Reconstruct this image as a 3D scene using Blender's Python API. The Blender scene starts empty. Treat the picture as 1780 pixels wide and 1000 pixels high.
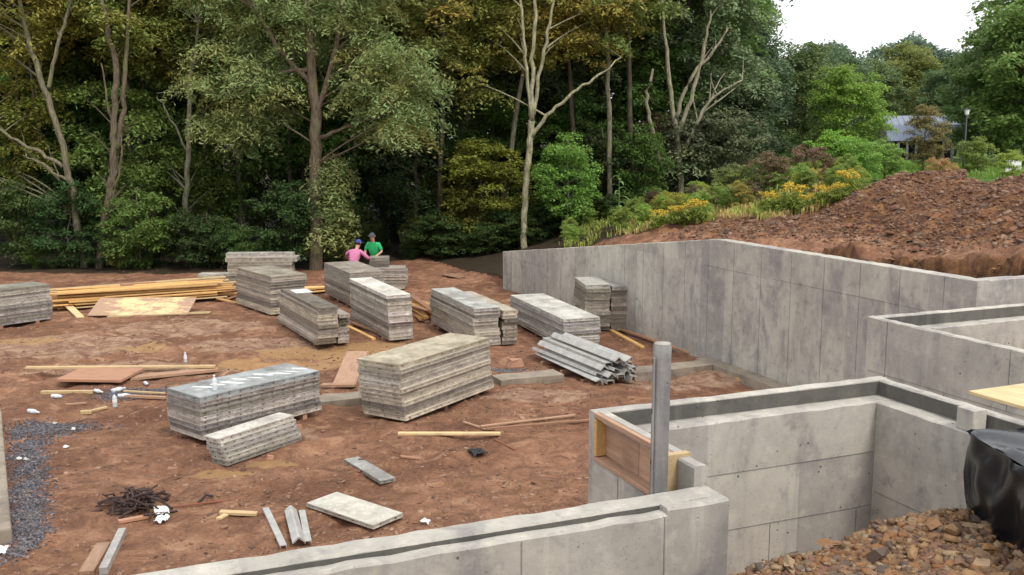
import bpy, math, random
import numpy as np
from mathutils import Vector, Matrix

# ------------------------------------------------------------------ camera, sky, sun
scene = bpy.context.scene
F_PX, PITCH, CAM_H = 1720.0, math.radians(8.5), 4.75
cam_d = bpy.data.cameras.new('camera'); cam = bpy.data.objects.new('camera', cam_d)
scene.collection.objects.link(cam)
cam_d.sensor_width = 36.0; cam_d.lens = 36.0 * F_PX / 1780.0; cam_d.clip_end = 2000
cam.location = (0, 0, CAM_H); cam.rotation_euler = (math.pi / 2 - PITCH, 0, 0)
scene.camera = cam
SUN_EL, SUN_AZ = math.radians(52), math.radians(140)          # azimuth clockwise from +Y
w = bpy.data.worlds.new('World'); scene.world = w; w.use_nodes = True
nt = w.node_tree; nt.nodes.clear()
sky = nt.nodes.new('ShaderNodeTexSky'); sky.sky_type = 'NISHITA'; sky.sun_disc = False
sky.sun_elevation = SUN_EL; sky.sun_rotation = SUN_AZ; sky.dust_density = 4
cloud = nt.nodes.new('ShaderNodeMix'); cloud.data_type = 'RGBA'; cloud.inputs[0].default_value = 0.88
cloud.inputs[7].default_value = (10.4, 10.6, 10.7, 1)          # closed bright overcast
bg = nt.nodes.new('ShaderNodeBackground'); bg.inputs['Strength'].default_value = 0.1
out = nt.nodes.new('ShaderNodeOutputWorld')
nt.links.new(sky.outputs[0], cloud.inputs[6]); nt.links.new(cloud.outputs[2], bg.inputs['Color'])
nt.links.new(bg.outputs[0], out.inputs['Surface'])
sd = bpy.data.lights.new('sun', 'SUN'); sd.energy = 1.5; sd.angle = math.radians(14); sd.color = (1, .95, .88)
sun = bpy.data.objects.new('sun', sd); scene.collection.objects.link(sun)
sv = Vector((math.sin(SUN_AZ) * math.cos(SUN_EL), math.cos(SUN_AZ) * math.cos(SUN_EL), math.sin(SUN_EL)))
sun.rotation_euler = sv.to_track_quat('Z', 'Y').to_euler(); sun.location = (0, 0, 40)
scene.view_settings.view_transform = 'Standard'; scene.view_settings.look = 'None'
scene.view_settings.gamma = 1; scene.view_settings.exposure = 0.6

# ------------------------------------------------------------------ helpers
COL = scene.collection
rnd = random.Random(7); rng = np.random.default_rng(7)
CP, SP = math.cos(PITCH), math.sin(PITCH)
def ray(u, v):
    x = (u - 890) / F_PX; y = (500 - v) / F_PX
    return Vector((x, CP + y * SP, -SP + y * CP))
def onz(u, v, z=0.0):
    r = ray(u, v); return Vector((0, 0, CAM_H)) + r * ((z - CAM_H) / r.z)
def ony(u, v, y):
    r = ray(u, v); return Vector((0, 0, CAM_H)) + r * (y / r.y)
A = Vector((-0.38468533, 0.92304778, 0)); B = Vector((A.y, -A.x, 0))
def P(a, b, z=0): return A * a + B * b + Vector((0, 0, z))
YAW_B = math.atan2(B.y, B.x)

def sm(e0, e1, x):
    t = np.clip((x - e0) / (e1 - e0), 0, 1); return t * t * (3 - 2 * t)
_perm = np.random.default_rng(3).random(4096)
def vnoise(x, y):
    xi = np.floor(x).astype(int); yi = np.floor(y).astype(int); fx = x - xi; fy = y - yi
    fx = fx * fx * (3 - 2 * fx); fy = fy * fy * (3 - 2 * fy)
    h = lambda i, j: _perm[(i * 73 + j * 1013 + (i * j) * 7) & 4095]
    return (h(xi, yi) * (1 - fx) + h(xi + 1, yi) * fx) * (1 - fy) + (h(xi, yi + 1) * (1 - fx) + h(xi + 1, yi + 1) * fx) * fy - .5
def fbm(x, y, o=4):
    s = 0; a = 1; 
    for i in range(o):
        s = s + a * vnoise(x + 17.3 * i, y - 9.1 * i); x = x * 2.03; y = y * 2.03; a *= .5
    return s

def npmesh(name, V, Fc, mat=None, smooth=False, mats=None, midx=None):
    V = np.asarray(V, np.float32); Fc = np.asarray(Fc, np.int32)
    me = bpy.data.meshes.new(name); k = Fc.shape[1]
    me.vertices.add(len(V)); me.vertices.foreach_set('co', V.ravel())
    me.loops.add(Fc.size); me.loops.foreach_set('vertex_index', Fc.ravel())
    me.polygons.add(len(Fc)); me.polygons.foreach_set('loop_start', np.arange(len(Fc), dtype=np.int32) * k)
    try: me.polygons.foreach_set('loop_total', np.full(len(Fc), k, np.int32))
    except Exception: pass
    if smooth: me.polygons.foreach_set('use_smooth', np.ones(len(Fc), bool))
    if mat: me.materials.append(mat)
    me.update(calc_edges=True)
    return me
class MB:
    def __init__(s): s.v = []; s.f = []
    def add(s, vs, fs):
        o = len(s.v); s.v += [tuple(p) for p in vs]; s.f += [tuple(i + o for i in f) for f in fs]
    def box(s, c, d, M=None):
        x, y, z = d[0] / 2, d[1] / 2, d[2] / 2; c = Vector(c)
        vs = [Vector((i * x, j * y, k * z)) for i in (-1, 1) for j in (-1, 1) for k in (-1, 1)]
        if M is not None: vs = [M @ p for p in vs]
        s.add([p + c for p in vs], [(0, 1, 3, 2), (4, 6, 7, 5), (0, 4, 5, 1), (2, 3, 7, 6), (0, 2, 6, 4), (1, 5, 7, 3)])
    def bbox(s, x0, x1, y0, y1, z0, z1): s.box(((x0 + x1) / 2, (y0 + y1) / 2, (z0 + z1) / 2), (x1 - x0, y1 - y0, z1 - z0))
    def tube(s, pts, rad, n=8, cap=True):
        pts = [Vector(p) for p in pts]; base = len(s.v); k = len(pts)
        for i, p in enumerate(pts):
            t = (pts[min(i + 1, k - 1)] - pts[max(i - 1, 0)]).normalized()
            u = t.cross(Vector((0, 0, 1)) if abs(t.z) < .9 else Vector((1, 0, 0))).normalized(); w_ = t.cross(u)
            r = rad[i] if hasattr(rad, '__len__') else rad
            for j in range(n):
                a = 2 * math.pi * j / n; s.v.append(tuple(p + (u * math.cos(a) + w_ * math.sin(a)) * r))
        for i in range(k - 1):
            for j in range(n):
                a0 = base + i * n + j; a1 = base + i * n + (j + 1) % n
                s.f.append((a0, a1, a1 + n, a0 + n))
        if cap:
            s.f.append(tuple(base + j for j in range(n))[::-1]); s.f.append(tuple(base + (k - 1) * n + j for j in range(n)))
    def mesh(s, name, mat, smooth=False):
        me = bpy.data.meshes.new(name); me.from_pydata(s.v, [], s.f)
        if mat: me.materials.append(mat)
        if smooth: me.polygons.foreach_set('use_smooth', [True] * len(me.polygons))
        me.update(); return me
    def build(s, name, mat, parent=None, smooth=False): return link(name, s.mesh(name, mat, smooth), parent)
def link(name, data, parent=None, loc=None, rz=None):
    o = bpy.data.objects.new(name, data); COL.objects.link(o)
    if parent: o.parent = parent
    if loc is not None: o.location = loc
    if rz is not None: o.rotation_euler = (0, 0, rz)
    return o
def tag(o, label, cat, group=None, kind=None):
    if label: o['label'] = label
    if cat: o['category'] = cat
    if group: o['group'] = group
    if kind: o['kind'] = kind
    return o
def empty(name, loc=(0, 0, 0), rz=0.0): 
    o = link(name, None, None, loc, rz); o.empty_display_size = .2; return o
def bevel(o, w_=.01, seg=1):
    m = o.modifiers.new('bevel', 'BEVEL'); m.width = w_; m.segments = seg; m.limit_method = 'ANGLE'; return o

# ------------------------------------------------------------------ materials
class N:
    def __init__(s, name):
        s.m = bpy.data.materials.new(name); s.m.use_nodes = True; s.t = s.m.node_tree; s.t.nodes.clear()
        s.o = s.n('ShaderNodeOutputMaterial')
    def n(s, t, **kw):
        k = s.t.nodes.new(t)
        for a, b in kw.items(): setattr(k, a, b)
        return k
    def l(s, a, b): s.t.links.new(a, b)
    def val(s, sock, x):
        if hasattr(x, 'node'): s.l(x, sock)
        else: sock.default_value = x if not (isinstance(x, tuple) and len(x) == 3 and sock.type == 'RGBA') else (*x, 1)
    def co(s, kind='Object'): return s.n('ShaderNodeTexCoord').outputs[kind]
    def pos(s): return s.n('ShaderNodeNewGeometry').outputs['Position']
    def mapv(s, v, sc): 
        k = s.n('ShaderNodeMapping'); k.inputs['Scale'].default_value = sc; s.l(v, k.inputs[0]); return k.outputs[0]
    def noise(s, v, sc, det=4, rough=.6, dist=0):
        k = s.n('ShaderNodeTexNoise'); s.l(v, k.inputs['Vector']); k.inputs['Scale'].default_value = sc
        k.inputs['Detail'].default_value = det; k.inputs['Roughness'].default_value = rough; k.inputs['Distortion'].default_value = dist
        return k.outputs['Fac']
    def vor(s, v, sc, out='Distance', feat='F1'):
        k = s.n('ShaderNodeTexVoronoi', feature=feat); s.l(v, k.inputs['Vector']); k.inputs['Scale'].default_value = sc; return k.outputs[out]
    def ramp(s, f, stops):
        k = s.n('ShaderNodeValToRGB'); s.l(f, k.inputs[0]); e = k.color_ramp.elements
        while len(e) < len(stops): e.new(.5)
        for el, (p, c) in zip(e, stops):
            el.position = p; el.color = (c, c, c, 1) if not isinstance(c, tuple) else (*c, 1)
        return k.outputs[0]
    def mix(s, f, a, b, mode='MIX'):
        k = s.n('ShaderNodeMix', data_type='RGBA', blend_type=mode); s.val(k.inputs[0], f); s.val(k.inputs[6], a); s.val(k.inputs[7], b); return k.outputs[2]
    def math(s, op, a, b=0.0):
        k = s.n('ShaderNodeMath', operation=op); s.val(k.inputs[0], a); s.val(k.inputs[1], b); return k.outputs[0]
    def attr(s, name): return s.n('ShaderNodeAttribute', attribute_name=name)
    def bump(s, h, st=.5, d=.02):
        k = s.n('ShaderNodeBump'); k.inputs['Strength'].default_value = st; k.inputs['Distance'].default_value = d; s.l(h, k.inputs['Height']); return k.outputs[0]
    def bsdf(s, col, rough=.8, spec=.3, nrm=None, metal=0, sub=None):
        k = s.n('ShaderNodeBsdfPrincipled'); s.val(k.inputs['Base Color'], col); s.val(k.inputs['Roughness'], rough)
        k.inputs['Specular IOR Level'].default_value = spec; s.val(k.inputs['Metallic'], metal)
        if nrm is not None: s.l(nrm, k.inputs['Normal'])
        s.l(k.outputs[0], s.o.inputs['Surface']); return k

def m_dirt():
    g = N('dirt'); p = g.pos(); at = g.attr('zone'); sep = g.n('ShaderNodeSeparateColor'); g.l(at.outputs['Color'], sep.inputs[0])
    at2 = g.attr('zone_b'); sep2 = g.n('ShaderNodeSeparateColor'); g.l(at2.outputs['Color'], sep2.inputs[0])
    n1 = g.noise(p, .55, 6, .65, .4); n2 = g.noise(p, 2.6, 8, .72, .8); n3 = g.noise(p, 22, 5, .75); n4 = g.noise(p, 85, 3, .7)
    base = g.mix(g.ramp(n1, [(.32, 0.), (.68, 1.)]), (.215, .092, .048), (.50, .255, .145))
    base = g.mix(g.math('MULTIPLY', g.ramp(n2, [(.36, 1.), (.56, 0.)]), .7), base, (.115, .050, .031))
    base = g.mix(g.math('MULTIPLY', g.ramp(n2, [(.55, 0.), (.72, 1.)]), .75), base, (.66, .41, .25))
    base = g.mix(g.math('MULTIPLY', g.ramp(n3, [(.52, 0.), (.70, 1.)]), .45), base, (.50, .34, .25))
    base = g.mix(g.math('MULTIPLY', g.ramp(n3, [(.30, 1.), (.44, 0.)]), .55), base, (.06, .035, .03))
    # pale dry crust, sand, gravel, red bank clay
    edge = lambda ch: g.ramp(g.math('ADD', ch, g.math('MULTIPLY', g.math('SUBTRACT', n2, .5), 1.2)), [(.42, 0.), (.62, 1.)])
    dry = g.mix(g.ramp(n2, [(.38, 0.), (.6, 1.)]), (.27, .13, .085), (.56, .38, .26))
    base = g.mix(g.math('MULTIPLY', edge(sep.outputs[0]), .75), base, dry)
    base = g.mix(g.math('MULTIPLY', edge(sep.outputs[1]), .62), base, g.mix(n3, (.58, .33, .13), (.50, .32, .15)))
    base = g.mix(g.math('MULTIPLY', edge(sep.outputs[2]), .85), base, g.mix(n4, (.05, .045, .05), (.15, .13, .14)))
    clay = g.mix(g.ramp(n2, [(.42, 0.), (.68, 1.)]), (.085, .036, .021), (.42, .21, .085))
    base = g.mix(g.math('MULTIPLY', edge(sep2.outputs[0]), .85), base, clay)
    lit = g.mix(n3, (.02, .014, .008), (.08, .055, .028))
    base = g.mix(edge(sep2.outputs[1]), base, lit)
    grass = g.mix(n3, (.06, .12, .02), (.17, .24, .05))
    base = g.mix(edge(sep2.outputs[2]), base, grass)
    h = g.math('ADD', g.math('MULTIPLY', n2, 1.2), g.math('ADD', g.math('MULTIPLY', n3, .6), g.math('MULTIPLY', n4, .25)))
    g.bsdf(base, .85, .25, g.bump(h, 1.0, .11)); return g.m
def m_concrete(name='concrete', tint=(1, 1, 1), val=1.0):
    g = N(name); o = g.co(); p = g.pos()
    sx = g.n('ShaderNodeSeparateXYZ'); g.l(o, sx.inputs[0])
    cell = g.math('FLOOR', g.math('DIVIDE', sx.outputs[0], .914)); rowz = g.math('FLOOR', g.math('DIVIDE', g.math('SUBTRACT', sx.outputs[2], .05), 2.05))
    wn = g.n('ShaderNodeTexWhiteNoise', noise_dimensions='2D'); cv = g.n('ShaderNodeCombineXYZ'); g.l(cell, cv.inputs[0]); g.l(rowz, cv.inputs[1]); g.l(cv.outputs[0], wn.inputs['Vector'])
    n1 = g.noise(p, .9, 5, .6, .6); n2 = g.noise(p, 6, 6, .65); n3 = g.noise(p, 60, 3, .7)
    st = g.noise(g.mapv(o, (3.2, 3.2, .28)), 1.6, 5, .6)
    c = g.mix(g.ramp(n1, [(.3, 0.), (.7, 1.)]), (.30, .29, .27), (.47, .455, .42))
    c = g.mix(g.ramp(wn.outputs['Value'], [(.0, .55), (.45, 0.)]), c, (.22, .212, .225))
    c = g.mix(g.ramp(wn.outputs['Value'], [(.7, 0.), (1., .35)]), c, (.54, .53, .49))
    blot = g.noise(g.mapv(p, (1, 1, .55)), 1.35, 5, .62, 1.0)
    c = g.mix(g.ramp(blot, [(.51, 0.), (.68, .7)]), c, (.19, .182, .195))
    c = g.mix(g.ramp(st, [(.56, 0.), (.78, .6)]), c, (.21, .20, .215))
    c = g.mix(g.ramp(st, [(.24, .6), (.42, 0.)]), c, (.56, .54, .50))
    c = g.mix(g.ramp(n2, [(.53, 0.), (.74, .55)]), c, (.55, .525, .47))
    c = g.mix(g.ramp(n2, [(.26, .7), (.45, 0.)]), c, (.17, .16, .165))
    c = g.mix(g.ramp(g.noise(p, 26, 4, .75), [(.34, .28), (.44, 0.)]), c, (.20, .19, .18))
    vz = g.vor(o, 9); pit = g.ramp(vz, [(.075, 1.), (.11, 0.)])
    gate = g.ramp(g.noise(o, 2.6, 3), [(.52, 0.), (.60, 1.)])
    c = g.mix(g.math('MULTIPLY', g.math('MULTIPLY', pit, gate), .85), c, (.05, .048, .045))
    vz2 = g.vor(o, 27); pit2 = g.ramp(vz2, [(.10, 1.), (.15, 0.)]); c = g.mix(g.math('MULTIPLY', g.math('MULTIPLY', pit2, gate), .6), c, (.08, .075, .07))
    c = g.mix(1.0, c, tuple(t * val for t in tint), 'MULTIPLY')
    h = g.math('ADD', g.math('MULTIPLY', n2, .5), g.math('SUBTRACT', g.math('MULTIPLY', n3, .4), pit))
    g.bsdf(c, .78, .3, g.bump(h, .35, .012)); return g.m
def m_form(name, face=False):
    g = N(name); o = g.co(); oi = g.n('ShaderNodeObjectInfo'); p = g.pos()
    off = g.n('ShaderNodeVectorMath', operation='ADD'); g.l(o, off.inputs[0]); sc = g.n('ShaderNodeVectorMath', operation='SCALE'); g.l(oi.outputs['Location'], sc.inputs[0]); sc.inputs['Scale'].default_value = 3.7; g.l(sc.outputs[0], off.inputs[1])
    v = off.outputs[0]
    s1 = g.noise(g.mapv(v, (.8, .8, 2.5)), 2.4, 6, .72); n2 = g.noise(v, 11, 5, .7); n3 = g.noise(v, 70, 3, .7)
    c = g.mix(g.ramp(s1, [(.34, 0.), (.66, 1.)]), (.20, .188, .18), (.45, .44, .42))
    c = g.mix(g.ramp(n2, [(.56, 0.), (.75, .75)]), c, (.74, .72, .67))
    c = g.mix(g.ramp(n2, [(.30, .8), (.46, 0.)]), c, (.145, .105, .08))
    c = g.mix(g.ramp(n3, [(.62, 0.), (.75, .5)]), c, (.12, .1, .085))
    c = g.mix(g.math('MULTIPLY', oi.outputs['Random'], .35), c, (.25, .215, .185) if not face else (.55, .53, .48))
    c = g.mix(1.0, c, oi.outputs['Color'], 'MULTIPLY')
    g.bsdf(c, g.ramp(n2, [(.3, .38), (.7, .7)]) if not face else g.ramp(s1, [(.35, .30), (.65, .62)]), .5, g.bump(g.math('ADD', n2, n3), .3, .006), .12); return g.m
def m_wood(name, c1, c2, dirt=.25, scale=(.5, 9, 9)):
    g = N(name); o = g.co(); oi = g.n('ShaderNodeObjectInfo')
    off = g.n('ShaderNodeVectorMath', operation='ADD'); g.l(o, off.inputs[0]); g.l(oi.outputs['Location'], off.inputs[1])
    v = off.outputs[0]
    gr = g.noise(g.mapv(v, scale), 5, 5, .65, 1.2); n2 = g.noise(v, 4, 5, .65)
    c = g.mix(g.ramp(gr, [(.3, 0.), (.7, 1.)]), c1, c2)
    c = g.mix(g.ramp(n2, [(.5, 0.), (.72, dirt)]), c, (.16, .09, .055))
    hs = g.n('ShaderNodeHueSaturation'); g.l(c, hs.inputs['Color']); g.l(g.math('ADD', g.math('MULTIPLY', oi.outputs['Random'], .5), .72), hs.inputs['Value'])
    g.bsdf(hs.outputs[0], .65, .35, g.bump(gr, .4, .004)); return g.m
def m_mud():
    g = N('muddy_plywood'); o = g.co(); n = g.noise(g.mapv(o, (1.1, 2.6, 1)), 1.5, 5, .6, .4); n2 = g.noise(o, 9, 5, .65)
    sx = g.n('ShaderNodeSeparateXYZ'); g.l(o, sx.inputs[0]); e = g.math('ABSOLUTE', g.math('SUBTRACT', sx.outputs[0], 1.45)); k = g.math('SUBTRACT', g.math('ADD', n, g.math('MULTIPLY', g.math('SUBTRACT', n2, .5), .35)), g.math('MULTIPLY', g.math('POWER', g.math('MULTIPLY', e, .72), 4.0), .25))
    c = g.mix(g.ramp(k, [(.38, 0.), (.56, 1.)]), g.mix(n2, (.32, .195, .13), (.46, .31, .21)), g.mix(n2, (.62, .44, .20), (.78, .62, .36))); g.bsdf(c, .7, .3, g.bump(n2, .3, .01)); return g.m
def m_plain(name, col, rough=.7, spec=.4, metal=0, var=.25, sc=12, bump=.2, alpha=None):
    g = N(name); o = g.co(); n = g.noise(o, sc, 4, .65)
    c = g.mix(n, tuple(x * (1 - var) for x in col), tuple(min(1, x * (1 + var)) for x in col))
    k = g.bsdf(c, rough, spec, g.bump(n, bump, .01), metal); 
    if alpha: k.inputs['Transmission Weight'].default_value = alpha
    return g.m
def m_leaf():
    g = N('foliage'); oi = g.n('ShaderNodeObjectInfo'); ge = g.n('ShaderNodeNewGeometry'); o = g.co()
    at = g.attr('tint'); n = g.noise(o, .45, 3, .6); r = ge.outputs['Random Per Island']
    c = g.mix(g.math('MULTIPLY', at.outputs['Fac'], 1.0), oi.outputs['Color'], (.34, .215, .045))
    hs = g.n('ShaderNodeHueSaturation'); g.l(c, hs.inputs['Color'])
    g.l(g.math('ADD', .47, g.math('MULTIPLY', r, .05)), hs.inputs['Hue'])
    g.l(g.math('ADD', .78, g.math('ADD', g.math('MULTIPLY', r, 1.05), g.math('MULTIPLY', n, .8))), hs.inputs['Value'])
    d = g.n('ShaderNodeBsdfPrincipled'); g.l(hs.outputs[0], d.inputs['Base Color']); d.inputs['Roughness'].default_value = .55; d.inputs['Specular IOR Level'].default_value = .3
    t = g.n('ShaderNodeBsdfTranslucent'); g.l(hs.outputs[0], t.inputs['Color'])
    mx = g.n('ShaderNodeMixShader'); mx.inputs[0].default_value = .42; g.l(d.outputs[0], mx.inputs[1]); g.l(t.outputs[0], mx.inputs[2])
    g.l(mx.outputs[0], g.o.inputs['Surface']); return g.m
def m_bark():
    g = N('bark'); oi = g.n('ShaderNodeObjectInfo'); p = g.pos()
    n = g.noise(g.mapv(p, (9, 9, 1.6)), 2, 5, .7); n2 = g.noise(p, 2.2, 4, .6)
    c = g.mix(g.ramp(n, [(.35, 0.), (.65, 1.)]), (.35, .33, .30), (1.2, 1.15, 1.05)); c = g.mix(1.0, c, oi.outputs['Color'], 'MULTIPLY')
    c = g.mix(g.ramp(n2, [(.52, 0.), (.66, .6)]), c, (.15, .17, .07))
    g.bsdf(c, .9, .2, g.bump(n, .7, .03)); return g.m
def m_stone(name, cols):
    g = N(name); oi = g.n('ShaderNodeObjectInfo'); ge = g.n('ShaderNodeNewGeometry'); o = g.pos()
    r = g.math('FRACT', g.math('ADD', oi.outputs['Random'], ge.outputs['Random Per Island']))
    c = g.ramp(r, [(i / (len(cols) - 1), q) for i, q in enumerate(cols)]); n = g.noise(o, 30, 4, .7)
    c = g.mix(g.ramp(n, [(.3, .55), (.55, 0.)]), c, (.07, .045, .03))
    g.bsdf(c, .8, .3, g.bump(n, .5, .01)); return g.m

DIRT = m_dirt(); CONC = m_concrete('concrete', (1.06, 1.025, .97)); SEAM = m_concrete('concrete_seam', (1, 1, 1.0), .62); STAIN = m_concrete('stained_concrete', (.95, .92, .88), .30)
FOOT = m_concrete('concrete_footing', (1.0, .86, .72), .68)
RAIL = m_form('form_rail'); FACE = m_form('form_face', True)
LUMBER = m_wood('new_lumber', (.56, .30, .10), (.72, .46, .19), .3); OLDWOOD = m_wood('old_wood', (.27, .15, .095), (.42, .27, .18), .4)
YELLOW = m_wood('yellow_pine', (.50, .35, .17), (.66, .50, .29), .35); PLYMUD = m_mud()
REDBOARD = m_wood('red_board', (.30, .15, .09), (.42, .235, .15), .4)
LEAF = m_leaf(); BARK = m_bark()
STONE = m_stone('rubble_stone', [(.16, .075, .032), (.27, .135, .055), (.085, .062, .05), (.30, .18, .085), (.13, .065, .032), (.33, .23, .14), (.07, .058, .052)])
REDSTONE = m_stone('mound_stone', [(.16, .066, .036), (.22, .10, .052), (.09, .05, .034), (.27, .15, .09), (.13, .066, .042), (.32, .21, .14), (.06, .04, .033)])
CLAYST = m_stone('clay_lump', [(.13, .055, .03), (.24, .11, .05), (.38, .20, .08), (.17, .075, .04), (.48, .30, .14), (.10, .05, .03)])
GRAVEL = m_stone('gravel_stone', [(.06, .056, .07), (.15, .14, .155), (.035, .035, .045), (.24, .22, .23), (.08, .075, .095)])
CLOD = m_stone('clod', [(.16, .08, .05), (.27, .145, .09), (.10, .055, .04), (.36, .22, .15), (.22, .12, .08)])
STEEL = m_plain('galvanised', (.43, .42, .395), .42, .5, .25, .5, 7); RUST = m_plain('rusty_steel', (.055, .034, .03), .7, .3, .1, .5, 20); RUSTROD = m_plain('rust_rod', (.22, .085, .05), .8, .3, 0, .4, 15)
PIPE = m_concrete('pipe_metal', (.92, .92, .94), .66)
PLASTIC = m_plain('black_plastic', (.006, .0065, .009), .27, .45, 0, .3, 5, .12)
CLEAR = m_plain('bottle_plastic', (.75, .8, .85), .2, .6, 0, .05, 5, 0, .35); CAPM = m_plain('bottle_cap', (.08, .12, .4), .5)
WHITE = m_plain('white_scrap', (.72, .72, .70), .6, .4, 0, .12)

# ------------------------------------------------------------------ terrain
def wall_top(a): return np.where(a < 17.5, 2.68, 2.68 - (a - 17.5) * (1.5 / 11.94))
MOUNDS = []
for (u, v, y, sx_, sy_) in ((1600, 290, 25, 1.9, 2.2), (1520, 330, 25, 1.5, 1.8), (1840, 296, 22, 1.9, 2.2), (1690, 318, 24, 1.6, 1.8)):
    q = ony(u, v, y); MOUNDS.append((q.x, q.y, q.z, sx_, sy_))
SAND = [(onz(u, v), r1, r2) for u, v, r1, r2 in ((430, 632, .9, .6), (560, 612, 1.9, .8), (660, 600, 1., .5), (390, 822, .55, .2), (470, 805, .5, .2), (560, 632, 1.2, .4), (30, 592, 1.2, .5), (250, 605, .8, .4))]
DRY = [(onz(u, v), r1, r2) for u, v, r1, r2 in ((120, 600, 2.4, 1.5), (330, 570, 2.5, 1.2), (250, 640, 2.5, .8), (1180, 660, 1.6, .8), (930, 690, 1.2, .5), (500, 760, .6, .4), (440, 600, 1.8, .9))]
GRAV = [(onz(48 + 6 * math.sin(v * .1), v), .19 - .0003 * (v - 750), .42) for v in range(750, 960, 22)] + [(onz(u, v), r1, r2) for u, v, r1, r2 in ((75, 748, .5, .3), (115, 737, .5, .2), (255, 680, .6, .25), (210, 690, .4, .2), (1110, 640, .6, .2), (880, 640, .35, .15))]
RUTS = [[onz(*q) for q in L_] for L_ in (((40, 660), (300, 600), (480, 575), (700, 640)), ((20, 690), (290, 628), (500, 640), (600, 700)), ((520, 960), (640, 830), (800, 760), (1000, 700)), ((420, 900), (560, 780), (700, 760), (930, 740)), ((60, 600), (250, 575), (420, 560)))]
def ground_h(x, y, fine=True):
    a = x * A.x + y * A.y; b = x * B.x + y * B.y
    up = 2.35 * sm(-3, 8, x) + .75 * sm(7.5, 10.5, x) + np.maximum(0, y - 40) * .006 * sm(0, 15, x)
    n = fbm(x * .45, y * .45, 3) * .10 + (fbm(x * 1.7 + 5, y * 1.7, 4) * .085 if fine else 0)
    if fine:
        for L_ in RUTS:
            dm = 9.0 + x * 0
            for p0, p1 in zip(L_[:-1], L_[1:]):
                ex, ey = p1.x - p0.x, p1.y - p0.y; t = np.clip(((x - p0.x) * ex + (y - p0.y) * ey) / (ex * ex + ey * ey), 0, 1)
                dm = np.minimum(dm, np.hypot(x - p0.x - t * ex, y - p0.y - t * ey))
            dm = dm + fbm(x * .8, y * .8, 2) * .35
            n = n + (-.06 * np.exp(-(dm / .17) ** 2) + .045 * np.exp(-((dm - .36) / .14) ** 2)) * (.5 + fbm(x * 1.3 + 8, y * 1.3, 2)).clip(0, 1.2)
    site = n * (.35 + .65 * sm(8, 14, a)) + sm(29.6, 33, a) * up * sm(-6, 1, x)
    # bank behind the long wall
    d = b - 12.2
    dj = d + fbm(x * 1.6, y * 1.6, 3) * .35; bank = (wall_top(a) - 1.0) * (1 - sm(2.0, 2.2, dj)) + (np.minimum(up + .12, 3.0) + np.maximum(0, up - 2.88) * sm(2.8, 4.2, d)) * sm(2.0, 2.2, dj) + fbm(x * 2.6 + 3, y * 2.6, 3) * .5 * np.exp(-((d - 1.7) / .5) ** 2) 
    bump_ = 0.0
    for mx, my, mz, sx_, sy_ in MOUNDS:
        e = np.exp(-(((x - mx) / sx_) ** 2 + ((y - my) / sy_) ** 2))
        bump_ = np.maximum(bump_, max(.05, mz - 3.32) * e)
    bank = bank + bump_ * sm(2.7, 4.3, d) + fbm(x * 1.1, y * 1.1, 4) * .20 * sm(.3, 1.2, d) * (1 - sm(35, 60, y)) + (fbm(x * 3.5, y * 3.5, 4) * .16 if fine else 0) * (1 - sm(35, 60, y))
    behind = (b > 12.08) & (a > 10.87)
    bank = bank * (1 - sm(28, 30.5, a)) + (up + n) * sm(28, 30.5, a)
    site = site
    z = np.where(behind, bank, site)
    # outside of the near walls: pit and the grade the camera stands on
    pit = ((b > 3.52) & (b < 6.16) & (a < 6.5)) | (a < 5.03) | ((b > 8.44) & (a < 8.85))
    low = 1.1 + n; 
    z = np.where(pit, low + 2.0 * (1 - sm(1.5, 4.3, a)) * 1.0, z)
    return z
def axis(lo, hi, f0, f1, fine, grow):
    v = list(np.arange(f0, f1, fine)); s = fine; x = f0
    left = []
    while x > lo: s *= grow; x -= s; left.append(x)
    s = fine; x = v[-1]; right = []
    while x < hi: s *= grow; x += s; right.append(x)
    return np.array(left[::-1] + v + right)
def gz(x, y): return float(ground_h(np.array([x]), np.array([y]))[0])
def gp(u, v):
    p = onz(u, v, 0)
    for _ in range(4): p = onz(u, v, gz(p.x, p.y))
    return p
XS = axis(-400, 400, -14, 13, .085, 1.10); YS = axis(-30, 700, 4.5, 34, .085, 1.09)
X, Y = np.meshgrid(XS, YS); Z = ground_h(X, Y)
Z -= np.where(Y > 120, 0, 0)
V = np.stack([X.ravel(), Y.ravel(), Z.ravel()], 1); nx, ny = len(XS), len(YS)
i = (np.arange(ny - 1)[:, None] * nx + np.arange(nx - 1)[None]).ravel()
Fq = np.stack([i, i + 1, i + nx + 1, i + nx], 1)
gme = npmesh('ground', V, Fq, DIRT, True)
x, y = V[:, 0], V[:, 1]; a_ = x * A.x + y * A.y; b_ = x * B.x + y * B.y
def blobs(L):
    s = np.zeros(len(x))
    for c, r1, r2 in L: s = np.maximum(s, np.exp(-(((x - c.x) / r1) ** 2 + ((y - c.y) / r2) ** 2) * .9))
    return s
behind = (b_ > 12.08) & (a_ > 10.87)
edge_y = 34.5 + 4.5 * sm(-10, -2, x)                                # where the wood begins
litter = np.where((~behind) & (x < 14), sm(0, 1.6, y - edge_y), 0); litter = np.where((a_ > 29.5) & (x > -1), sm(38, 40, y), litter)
grass = np.where(x > 2, sm(31, 34, y) * sm(6, 12, x), 0) 
bankm = np.where(behind, 1 - sm(30, 36, y), 0); d_b = b_ - 12.2; bankm = bankm * (1 - .75 * sm(2.15, 2.4, d_b) * (1 - sm(3.2, 4.0, d_b)))
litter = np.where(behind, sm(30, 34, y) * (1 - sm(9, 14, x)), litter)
for nm, ch in (('zone', (blobs(DRY), blobs(SAND), blobs(GRAV))), ('zone_b', (bankm, litter, grass))):
    at = gme.attributes.new(nm, 'FLOAT_COLOR', 'POINT')
    at.data.foreach_set('color', np.stack([*ch, np.ones(len(x))], 1).astype(np.float32).ravel())
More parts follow.
